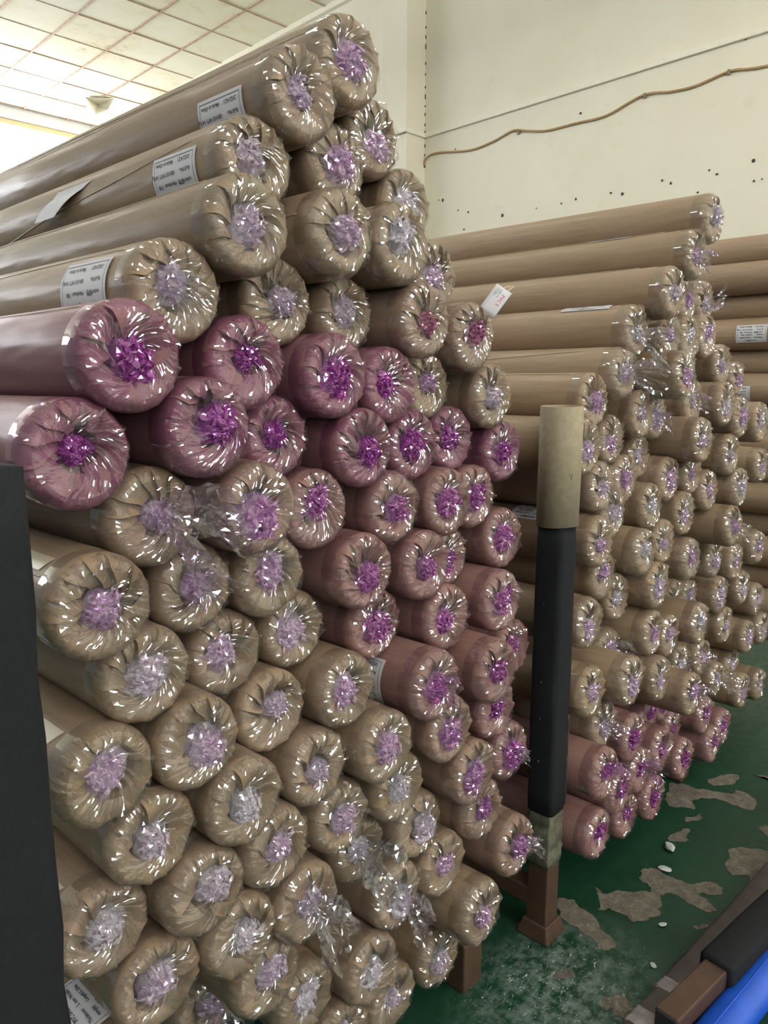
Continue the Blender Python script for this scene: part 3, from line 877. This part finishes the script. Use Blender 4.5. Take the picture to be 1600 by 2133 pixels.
rr = random.Random(17)
def make_roll(x, y, z, R, fam, label, group, tilt=True, tone=1.0):
    root = empty('film_roll', (x, y, z), (rr.uniform(-0.0035, 0.0035) if tilt else 0, 0, rr.uniform(-0.004, 0.004) if tilt else 0))
    tag(root, label, 'roll', group)
    pm, fm, tm, g = VAR[rr.randrange(NVAR)]
    k = R / R0
    spin = rr.uniform(0, 2 * PI)
    col, tint, tufts = FAM[fam]
    dv = rr.uniform(0.90, 1.07) * tone
    parts = []
    for nm, me in (('paper_wrap', pm), ('film_end', fm), ('film_tuft', tm)):
        o = link(nm, me, None, root)
        o.rotation_euler = (0, spin, 0); o.scale = (k, 1, k)
        parts.append(o)
    ts = rr.uniform(0.78, 1.22)
    parts[2].scale = (k * ts, 1.0 * (0.8 + 0.2 * ts), k * ts * rr.uniform(0.9, 1.15))
    parts[0].color = (col[0] * dv, col[1] * dv * rr.uniform(0.98, 1.01), col[2] * dv * rr.uniform(0.96, 1.02), 1)
    parts[1].color = (*tint, 1)
    parts[2].color = (*tufts[rr.randrange(len(tufts))], 1)
    # knot position in the root frame (rotation about Y by spin)
    gx, gz = g[0] * k, g[1] * k
    knot = Vector((gx * math.cos(spin) + gz * math.sin(spin), 0.0, -gx * math.sin(spin) + gz * math.cos(spin)))
    return root, knot, parts

def add_tail(root, knot, which, scale=1.0, roll=0.0, yaw=0.0, tint=(0.95, 0.93, 0.98)):
    o = link('film_tail', TAILS[which], None, root)
    o.location = knot + Vector((0, 0.004, 0)); o.rotation_euler = (0, roll, yaw); o.scale = (scale, scale, scale)
    o.color = (*tint, 1)
    return o

NEAR = [
(0.965,0.969,2.034,0.0731,'t'),(0.848,0.958,1.950,0.0719,'t'),(1.092,1.038,1.954,0.0722,'t'),(0.970,1.014,1.879,0.0719,'t'),
(0.768,0.978,1.835,0.0706,'t'),(0.689,0.897,1.722,0.0713,'t'),(1.189,1.040,1.849,0.0721,'t'),(0.897,0.922,1.743,0.0725,'t'),
(1.052,0.926,1.746,0.0727,'t'),(0.588,0.932,1.625,0.0713,'t'),(0.808,0.985,1.631,0.0714,'t'),(0.977,0.998,1.623,0.0717,'t'),
(1.229,1.003,1.713,0.0720,'t'),(1.121,0.930,1.617,0.0722,'r'),(1.312,0.960,1.595,0.0723,'r'),(1.211,1.002,1.494,0.0705,'t'),
(1.405,0.972,1.470,0.0720,'t'),(0.483,0.872,1.533,0.0710,'p'),(0.707,0.935,1.530,0.0720,'p'),(0.887,0.931,1.512,0.0720,'p'),
(1.045,0.952,1.496,0.0716,'p'),(0.414,0.889,1.413,0.0707,'p'),(0.599,0.882,1.438,0.0713,'p'),(0.787,0.970,1.411,0.0711,'p'),
(0.955,0.932,1.385,0.0718,'p'),(1.130,0.967,1.378,0.0715,'p'),(1.294,0.998,1.380,0.0710,'p'),(1.471,0.985,1.342,0.0721,'p'),
(1.043,0.938,1.265,0.0719,'q'),(1.208,0.936,1.257,0.0716,'q'),(1.351,0.975,1.249,0.0718,'q'),(1.447,0.960,1.142,0.0717,'q'),
(0.682,0.881,1.314,0.0714,'u'),(0.854,0.948,1.284,0.0712,'q'),(0.529,0.923,1.316,0.0711,'t'),(0.604,0.946,1.195,0.0711,'t'),
(0.745,0.939,1.188,0.0706,'t'),(0.425,0.878,1.219,0.0710,'t'),(0.944,0.921,1.162,0.0712,'q'),(1.123,0.924,1.140,0.0719,'q'),
(1.295,1.005,1.116,0.0709,'q'),(1.391,0.922,1.009,0.0726,'q'),(1.012,0.962,1.037,0.0713,'q'),(1.195,0.925,1.015,0.0716,'q'),
(0.820,0.973,1.070,0.0709,'t'),(0.669,0.962,1.070,0.0708,'t'),(0.498,0.910,1.099,0.0707,'t'),(1.539,0.984,0.844,0.0715,'q'),
(1.290,0.862,0.884,0.0723,'q'),(1.086,0.865,0.915,0.0721,'q'),(0.893,0.915,0.950,0.0712,'t'),(0.745,0.947,0.951,0.0719,'t'),
(0.567,0.895,0.976,0.0718,'t'),(0.425,0.893,0.980,0.0713,'t'),(0.818,0.914,0.829,0.0717,'t'),(0.961,0.881,0.827,0.0712,'t'),
(1.158,0.886,0.791,0.0715,'u'),(1.362,0.910,0.760,0.0717,'q'),(1.428,0.912,0.631,0.0725,'q'),(1.231,0.874,0.668,0.0725,'u'),
(1.300,0.897,0.540,0.0728,'u'),(1.387,0.862,0.423,0.0731,'u'),(0.641,0.885,0.854,0.0716,'t'),(0.492,0.907,0.855,0.0715,'t'),
(0.883,0.922,0.702,0.0720,'t'),(1.030,0.912,0.705,0.0716,'t'),(0.714,0.902,0.730,0.0720,'t'),(1.104,0.922,0.583,0.0726,'t'),
(0.961,0.955,0.582,0.0714,'t'),(1.178,0.913,0.458,0.0737,'t'),(0.567,0.891,0.734,0.0713,'t'),(0.775,0.899,0.595,0.0723,'t'),
(1.033,0.917,0.460,0.0725,'t'),(1.249,0.857,0.329,0.0747,'t'),(0.424,0.933,0.732,0.0713,'t'),(0.636,0.902,0.610,0.0712,'t'),
(0.495,0.917,0.609,0.0717,'t'),(1.214,0.948,0.186,0.0740,'t'),(0.956,0.914,0.338,0.0736,'t'),(0.698,0.919,0.482,0.0717,'t'),
(0.811,0.953,0.341,0.0729,'t'),(0.669,1.066,0.344,0.0721,'t'),(1.038,0.937,0.201,0.0738,'t'),(0.892,0.938,0.209,0.0730,'t'),
(0.446,0.950,0.474,0.0721,'t'),]
FAR = [
(2.361,0.867,1.978,0.0724,'t'),(2.269,0.872,1.866,0.0721,'t'),(2.112,0.869,1.747,0.0724,'t'),(2.013,0.923,1.641,0.0723,'t'),
(1.929,0.913,1.525,0.0717,'t'),(1.804,0.933,1.455,0.0720,'t'),(1.714,0.901,1.343,0.0717,'t'),(1.996,0.972,1.342,0.0708,'t'),
(2.128,0.947,1.410,0.0713,'t'),(2.278,0.967,1.398,0.0714,'t'),(2.212,0.860,1.524,0.0714,'t'),(2.483,0.936,1.441,0.0723,'t'),
(2.582,0.942,1.651,0.0721,'t'),(2.294,0.945,1.641,0.0714,'t'),(2.437,0.942,1.638,0.0720,'t'),(2.663,0.988,1.770,0.0722,'t'),
(2.499,0.982,1.767,0.0714,'t'),(2.740,0.942,1.562,0.0718,'t'),(3.188,1.033,1.515,0.0710,'t'),(2.628,0.882,1.431,0.0731,'t'),
(2.766,0.873,1.383,0.0734,'t'),(2.911,0.851,1.361,0.0734,'t'),(2.400,0.865,1.324,0.0720,'t'),(2.694,0.875,1.257,0.0723,'t'),
(2.205,0.984,1.277,0.0713,'t'),(1.859,0.926,1.225,0.0704,'t'),(2.074,0.962,1.224,0.0714,'t'),(2.327,0.934,1.201,0.0719,'t'),
(2.485,0.923,1.208,0.0725,'t'),(2.611,0.910,1.139,0.0725,'t'),(2.775,0.861,1.138,0.0728,'t'),(3.202,0.919,1.176,0.0719,'t'),
(2.202,0.933,1.130,0.0715,'t'),(2.410,0.909,1.084,0.0724,'t'),(1.966,0.943,1.134,0.0703,'t'),(1.834,0.909,1.079,0.0720,'t'),
(2.105,0.902,1.006,0.0720,'t'),(2.287,0.921,1.009,0.0714,'t'),(2.411,0.880,0.936,0.0722,'t'),(2.804,0.941,0.859,0.0718,'t'),
(2.682,0.845,1.012,0.0725,'t'),(2.982,0.920,0.819,0.0724,'t'),(3.180,0.901,0.850,0.0721,'t'),(1.937,0.947,0.960,0.0714,'t'),
(2.049,0.953,0.872,0.0719,'t'),(2.192,0.892,0.891,0.0722,'t'),(2.607,0.999,0.736,0.0725,'t'),(2.750,1.002,0.715,0.0725,'t'),
(2.895,0.939,0.703,0.0730,'t'),(3.090,0.918,0.696,0.0719,'t'),(3.324,0.927,0.594,0.0718,'t'),(1.790,0.907,0.863,0.0720,'t'),
(2.188,0.898,0.740,0.0724,'t'),(2.324,0.899,0.694,0.0721,'t'),(2.466,0.855,0.711,0.0720,'t'),(2.955,0.931,0.571,0.0729,'t'),
(3.224,0.923,0.455,0.0716,'t'),(3.373,0.908,0.459,0.0720,'t'),(2.051,0.975,0.701,0.0718,'t'),(1.910,0.834,0.684,0.0718,'t'),
(2.192,0.866,0.597,0.0711,'t'),(2.612,0.965,0.503,0.0714,'t'),(2.755,0.940,0.492,0.0719,'t'),(3.241,0.984,0.313,0.0717,'t'),
(2.937,0.941,0.352,0.0718,'t'),(3.088,0.886,0.271,0.0722,'t'),(3.412,0.914,0.190,0.0720,'t'),(1.768,0.880,0.683,0.0715,'t'),
(1.889,0.900,0.543,0.0714,'t'),(2.313,0.811,0.524,0.0708,'t'),(2.492,0.971,0.393,0.0715,'q'),(2.352,0.964,0.389,0.0707,'q'),
(2.010,0.863,0.469,0.0718,'q'),(2.560,0.958,0.270,0.0715,'q'),(2.698,0.893,0.294,0.0715,'q'),(2.926,0.898,0.171,0.0711,'q'),
(2.752,0.875,0.166,0.0707,'q'),(2.214,0.856,0.356,0.0722,'q'),(2.420,0.860,0.244,0.0714,'q'),(1.771,0.832,0.463,0.0722,'q'),
(1.929,0.858,0.335,0.0719,'q'),(2.072,0.863,0.341,0.0717,'q'),(2.169,0.854,0.213,0.0727,'q'),(2.024,0.877,0.206,0.0726,'q'),
(1.811,0.861,0.253,0.0721,'q'),]

ORD = ['first', 'second', 'third', 'fourth', 'fifth', 'sixth', 'seventh', 'eighth', 'ninth', 'tenth', 'eleventh', 'twelfth', 'thirteenth', 'fourteenth', 'fifteenth', 'sixteenth', 'seventeenth', 'eighteenth']
def row_labels(tab, stack, pitch=0.1256):
    zmax = max(t[2] for t in tab)
    rows = {}
    for i, t in enumerate(tab): rows.setdefault(int(round((zmax - t[2]) / pitch)), []).append(i)
    out = {}
    for ri, key in enumerate(sorted(rows)):
        ids = sorted(rows[key], key=lambda i: tab[i][0])
        for ci, i in enumerate(ids):
            c, tf = FAMNAME[tab[i][4]]
            rown = 'top row' if ri == 0 else ('bottom row' if ri == len(rows) - 1 else ORD[ri] + ' row from top')
            pos = 'alone' if len(ids) == 1 else 'leftmost' if ci == 0 else 'rightmost' if ci == len(ids) - 1 else ORD[ci] + ' from left'
            out[i] = '%s roll, %s tuft, %s, %s, %s stack' % (c, tf, pos, rown, stack)
    return out

near_lab = row_labels(NEAR, 'near')
near_lab.update({
    0: 'topmost tan roll of the near stack, its end against the pillar',
    1: 'tan roll with white label second highest in the near stack',
    4: 'tan roll with white label and loose torn sticker, third highest on left',
    9: 'tan roll with white label lying directly above the large pink roll',
    17: 'large pink roll uppermost at left with bright purple tuft',
    21: 'large pink roll whose end overhangs the left black post',
    34: 'tan roll with big loose bag of film hanging over roll below',
    49: 'dusky pink roll sticking out beside a half hidden white label',
    68: 'tan roll with dark grey bag of loose film bulging from end',
    71: 'long tan roll with loose silvery film hanging from lower end',
    84: 'tan roll with white label at bottom left corner behind black post',
})
near = []
for i, (x, y, z, R, fam) in enumerate(NEAR):
    near.append(make_roll(x, y, z, R, fam, near_lab[i], 'wrapped rolls in the near stack'))
far_lab = row_labels(FAR, 'far')
far_lab.update({
    0: 'topmost long tan roll of the far stack below the wall',
    1: 'long tan roll second from the top of the far stack',
    2: 'long tan roll with hanging white tag third from top of far stack',
    3: 'long tan roll with flared clear film end, fourth from top of far stack',
    4: 'tan roll with film flared like a fan, left of grey film bag',
})
far = []
for i, (x, y, z, R, fam) in enumerate(FAR):
    far.append(make_roll(x, y, z, R, fam, far_lab[i], 'wrapped rolls in the far stack', True, 1.14))

# rolls of the third bay, seen side-on past the far stack
third = []
for i in range(15):
    z = 2.094 + 0.0 - 0.1245 * i
    x = 3.72 + (0.075 if i % 2 == 0 else 0.0)
    nm = 'uppermost' if i == 0 else ORD[i]
    lab = 'tan roll seen side-on at right picture edge, %s from top of third stack' % nm
    third.append(make_roll(x, 0.86 + rr.uniform(-0.04, 0.04), z, 0.0722, 't', lab, 'wrapped rolls in the third stack', False, 1.16))

# ---- stickers
add_label(near[1][0], NEAR[1][3], 0.068, 0.190, 172, 262)
add_label(near[4][0], NEAR[4][3], 0.066, 0.190, 160, 246)
add_label(near[9][0], NEAR[9][3], 0.068, 0.205, 140, 232)
add_label(near[49][0], NEAR[49][3], 0.088, 0.21, 140, 222)
add_label(near[84][0], NEAR[84][3], 0.035, 0.150, 60, 128)
add_label(far[1][0], FAR[1][3], 0.20, 0.34, 75, 112)
add_label(far[3][0], FAR[3][3], 0.07, 0.22, 80, 124)
add_label(far[35][0], FAR[35][3], 0.14, 0.26, 85, 140)
add_label(third[3][0], 0.0722, 0.235, 0.365, 150, 212)
add_label(third[5][0], 0.0722, 0.27, 0.40, 168, 238)
# pale strips of tape closing the wraps near the left post
def add_tape(root, R, y0, y1, p0, p1):
    V = []
    for i in range(9):
        a = math.radians(p0 + (p1 - p0) * i / 8)
        V += [((R + 0.001) * math.cos(a), y0 + 0.012 * i / 8, (R + 0.001) * math.sin(a)), ((R + 0.001) * math.cos(a), y1, (R + 0.001) * math.sin(a))]
    link('tape_strip', mesh_np('tape_strip', V, [(2 * i, 2 * i + 1, 2 * i + 3, 2 * i + 2) for i in range(8)]), M['tape'], root)
for i in (37, 53, 74):
    add_tape(near[i][0], NEAR[i][3], 0.05, 0.2, 118, 136)
for i in (46, 63): add_tape(near[i][0], NEAR[i][3], 0.03, 0.3, 100, 112)
# thin edges of the clear wrap, pale to paint the highlight lines along them
def add_seam_glint(root, R, y0, y1, p0, p1, r=0.0007):
    pts = []
    for i in range(24):
        q = i / 23; a = math.radians(p0 + (p1 - p0) * q + 1.5 * math.sin(q * 9 + p0))
        pts.append(((R + 0.001) * math.cos(a), y0 + (y1 - y0) * q, (R + 0.001) * math.sin(a)))
    V, Fc = tube_path(pts, r, 5)
    link('seam_glint', mesh_np('seam_glint', V, Fc), M['tape'], root)
for i, y0, y1, p0, p1 in ((0, 0.05, 1.3, 150, 140), (1, 0.05, 1.3, 128, 120), (4, 0.09, 0.9, 150, 210), (5, 0.05, 1.2, 125, 132), (9, 0.06, 1.0, 128, 136), (17, 0.06, 0.9, 120, 112), (10, 0.04, 0.5, 150, 170), (7, 0.04, 0.4, 160, 180), (37, 0.05, 0.4, 140, 150), (53, 0.05, 0.4, 150, 140)):
    add_seam_glint(near[i][0], NEAR[i][3], y0, y1, p0, p1)
for i, y0, y1, p0, p1 in ((1, 0.1, 1.2, 100, 112), (2, 0.1, 1.2, 104, 98), (4, 0.1, 1.2, 120, 190), (5, 0.05, 1.1, 108, 118)):
    add_seam_glint(far[i][0], FAR[i][3], y0, y1, p0, p1, 0.0009)
# loose torn sticker curling off the third roll
R = NEAR[4][3]
V = []
for i in range(9):
    q = i / 8; a = math.radians(150 + 42 * q); lift = 0.03 * max(0, q - 0.25)
    for y in (0.42 + 0.10 * q, 0.56 + 0.05 * q): V.append(((R + 0.002 + lift) * math.cos(a), y, (R + 0.002 + lift) * math.sin(a)))
o = link('loose_sticker', mesh_np('loose_sticker', V, [(2 * i, 2 * i + 1, 2 * i + 3, 2 * i + 2) for i in range(8)]), M['sticker'], near[4][0])
o['label'] = 'torn pale sticker curling up'

# ---- loose film tails
LIL = (0.86, 0.78, 0.92)
for i, which, sc, roll, yaw, tint in ((34, 1, 1.25, 0.5, 0.5, LIL), (35, 2, 0.7, 2.0, 0.0, LIL), (68, 1, 0.95, 0.2, 0.2, (0.72, 0.74, 0.80)), (71, 0, 0.95, 0.6, 0.3, (0.80, 0.80, 0.88)),
        (72, 0, 0.8, 0.7, 0.4, LIL), (61, 2, 0.8, 0.2, 0.7, (0.88, 0.72, 0.92)), (58, 2, 0.6, 0.0, 0.6, (0.9, 0.8, 0.95)), (81, 0, 0.8, 0.0, 0.0, LIL), (49, 2, 0.7, 1.2, 0.6, (0.85, 0.6, 0.9)), (9, 0, 0.6, 0.3, 0.2, (0.9, 0.88, 0.95))):
    root, knot, parts = near[i]; add_tail(root, knot, which, sc, roll, yaw, tint)
for i, which, sc, roll, yaw, tint in ((3, 0, 0.95, 0.4, 0.7, (0.93, 0.92, 0.96)), (4, 1, 0.9, 0.8, 0.9, (0.90, 0.85, 0.93)), (1, 2, 0.8, 0.3, 0.6, LIL), (15, 2, 0.9, 3.4, 0.5, LIL), (58, 1, 0.7, 0.9, 0.8, (0.95, 0.94, 0.95)),
        (64, 1, 0.8, 0.5, 0.8, (0.93, 0.93, 0.95)), (68, 2, 0.8, 0.6, 0.6, LIL), (69, 2, 0.8, 0.6, 0.6, LIL), (40, 0, 0.6, 0.4, 0.6, (0.93, 0.92, 0.96)), (79, 2, 0.8, 0.2, 0.7, (0.7, 0.3, 0.8)), (81, 1, 0.6, 0.9, 0.9, (0.7, 0.35, 0.8)), (11, 2, 0.8, 0.5, 0.5, LIL), (9, 0, 0.6, 0.5, 0.5, LIL), (61, 2, 0.7, 1.2, 0.5, LIL), (62, 2, 0.7, 0.6, 0.7, LIL)):
    root, knot, parts = far[i]; add_tail(root, knot, which, sc, roll, yaw, tint)

# ---- hang tag on the third far roll
tg = empty('hang_tag', (2.0311, 1.3422, 1.7611))
tag(tg, 'white card tag with red lettering hanging by a string before far stack', 'tag')
A = Vector((1.9604, 1.4126, 1.7391)); B = Vector((2.0048, 1.3787, 1.7934)); Cc = Vector((2.0311, 1.3422, 1.7611))
eu = (Cc - B); ev = (B - A)           # eu: short side, ev: long side
eu_n = eu.normalized(); ev_n = (ev - eu_n * ev.dot(eu_n)).normalized(); nn = eu_n.cross(ev_n).normalized()
if nn.dot(Vector((0, 0, 1.5)) - A) < 0: nn = -nn
O = A - tg.location
wS = eu.length; hS = ev.length * 1.25
def tp(a, b, c=0.0): return O + eu_n * a - ev_n * 0.015 + ev_n * b + nn * (c + 0.006 * math.sin(PI * b / hS) + 0.004 * (a / wS) ** 2)
V = []; n1, n2 = 5, 7
for i in range(n1):
    for j in range(n2): V.append(tp(wS * i / (n1 - 1), hS * j / (n2 - 1)))
card = link('card', mesh_np('card', V, [(i * n2 + j, i * n2 + j + 1, (i + 1) * n2 + j + 1, (i + 1) * n2 + j) for i in range(n1 - 1) for j in range(n2 - 1)]), M['sticker'], tg)
md = card.modifiers.new('thick', 'SOLIDIFY'); md.thickness = 0.0008; md.offset = -1
def tag_text(txt, a0, b0, size, mt, nm):
    tv, tf = text_geo(txt)
    # writing runs down the card (towards -ev), letters' tops towards +eu
    V = [tp(a0 + y * size, b0 - x * size, 0.0009) for x, y in tv]
    link(nm, mesh_np(nm, V, [tuple(f) for f in tf], False), mt, card)
tag_text('PVC S', wS * 0.60, hS * 0.80, 0.0160, M['ink_red'], 'red_lettering')
for r, t in enumerate(('PVC SHEETS', 'Thickness:', 'Length:L 20m')):
    tag_text(t, wS * (0.18 + 0.12 * r), hS * 0.92, 0.0057, M['ink'], 'small_lettering')
kn = Vector((2.0615, 1.3599, 1.7983)) - tg.location
hole1 = tp(wS * 0.42, hS * 0.99); hole2 = tp(wS * 0.72, hS * 0.99)
V, Fc = tube_path([hole1, (hole1 + kn) / 2 + Vector((0, 0, 0.003)), kn, (hole2 + kn) / 2, hole2], 0.0011, 6)
link('string', mesh_np('string', V, Fc), M['trunking'], tg)

# ================================================================ foreground at lower right
def square_bar(name, p0, p1, w, h, mt, parent=None, bevel=0.006, rings=10, wob=0.0, seed=0):
    p0 = Vector(p0); p1 = Vector(p1); L = (p1 - p0).length
    rg = np.random.default_rng(seed)
    bm = box_bm(L, w, h, (L / 2, 0, 0), bevel=bevel)
    if wob:
        bmesh.ops.subdivide_edges(bm, edges=[e for e in bm.edges if abs((e.verts[0].co - e.verts[1].co).x) > L * 0.5], cuts=rings)
        for v in bm.verts:
            v.co.y += rg.normal() * wob; v.co.z += rg.normal() * wob
    o = link(name, bm_mesh(name, bm, wob > 0), mt, parent)
    d = (p1 - p0).normalized()
    o.location = p0; o.rotation_euler = d.to_track_quat('X', 'Z').to_euler()
    return o
arm = empty('padded_rack_arm', (1.488, 0.529, 0.0))
tag(arm, 'brown steel arm with black foam sleeve lying at lower right', 'rack arm')
q0 = Vector((0, 0, 0.095)); q1 = Vector((1.987, 0.464, 0.095)) - arm.location; dirn = (q1 - q0); dirn.z = 0
qd = dirn.normalized()
square_bar('steel_tube', q0, q0 + qd * 1.4, 0.056, 0.05, M['steel'], arm, 0.004)
square_bar('foam_sleeve', q0 + qd * 0.222, q0 + qd * 1.4, 0.084, 0.078, M['foam'], arm, 0.012, 12, 0.0012, 4)
square_bar('end_cap', q0 + qd * -0.003, q0 + qd * 0.004, 0.048, 0.042, M['ink'], arm, 0.002)
for s in (0.5, 1.2):
    part_box('support_block', arm, qd.x * s - 0.03, qd.x * s + 0.03, qd.y * s - 0.03, qd.y * s + 0.03, 0.0, 0.058, M['steel'], 0.004)
part_box('support_block', arm, 0.02, 0.06, -0.03, 0.02, 0.0, 0.072, M['steel'], 0.004)
bar = empty('wrapped_bar', (1.42, 0.592, 0.0))
tag(bar, 'dark tape wrapped bar lying on floor beside the padded arm', 'bar')
b0 = Vector((0, 0, 0.031)); bd = (Vector((2.206, 0.536, 0.031)) - Vector((1.42, 0.592, 0.031))).normalized()
square_bar('bar_body', b0, b0 + bd * 1.5, 0.062, 0.06, M['dark_tape'], bar, 0.010, 14, 0.0010, 6)
M['silver'] = simple('silver_tape', srgb(140, 134, 136), 0.3, var=0.3, scale=40, bump=0.5)
for s0, s1 in ((0.05, 0.12), (0.19, 0.25)):
    square_bar('silver_tape', b0 + bd * s0, b0 + bd * s1, 0.0645, 0.0625, M['silver'], bar, 0.010, 5, 0.0012, int(s0 * 100))
pipe = empty('blue_pipe', (1.45, 0.462, 0.045))
tag(pipe, 'bright blue plastic pipe lying in the lower right corner', 'pipe')
pd = (Vector((1.881, 0.427, 0)) - Vector((1.638, 0.450, 0))).normalized()
bm = bmesh.new(); NS = 40
prof = [(0.045, 0.0), (0.045, 1.5), (0.041, 1.5), (0.041, 0.0)]
gr = [[bm.verts.new(pd * l + Vector((-pd.y, pd.x, 0)) * r * math.cos(2 * PI * k / NS) + Vector((0, 0, 1)) * r * math.sin(2 * PI * k / NS)) for k in range(NS)] for r, l in prof]
for i in range(4):
    a, b = gr[i], gr[(i + 1) % 4]
    for k in range(NS): bm.faces.new((a[k], a[(k + 1) % NS], b[(k + 1) % NS], b[k]))
bmesh.ops.recalc_face_normals(bm, faces=bm.faces)
link('pipe_wall', bm_mesh('pipe_wall', bm, True), M['blue'], pipe)
V, Fc = tube_path([pd * l + Vector((0, 0, 0.0455)) for l in np.linspace(0.0, 1.5, 6)], 0.0015, 5)
link('seam', mesh_np('seam', V, Fc), M['blue'], pipe)

# ---- scraps on the floor
for i, (x, y, s, lab) in enumerate(((2.26, 0.831, 0.022, 'crumpled white plastic scrap on green floor below the far stack'), (2.146, 0.80, 0.020, 'flat white paper scrap on edge of large bare floor patch'), (1.741, 0.661, 0.010, 'tiny white chip on floor left of the wrapped bar'), (1.904, 0.705, 0.012, 'small grey chip on floor beneath the large bare patch'))):
    rg = np.random.default_rng(i + 40)
    V = crumple(ICO3[0], rg, 10, 0.3) * np.array([s, s * rg.uniform(0.5, 0.8), s * (0.45 if i == 0 else 0.22)])
    V[:, 2] -= V[:, 2].min()
    o = link('floor_scrap', mesh_np('floor_scrap', V, ICO3[1], False), M['scrap'])
    o.location = (x, y, 0.0014); o.rotation_euler = (0, 0, rg.uniform(0, 6))
    tag(o, lab, 'scrap')
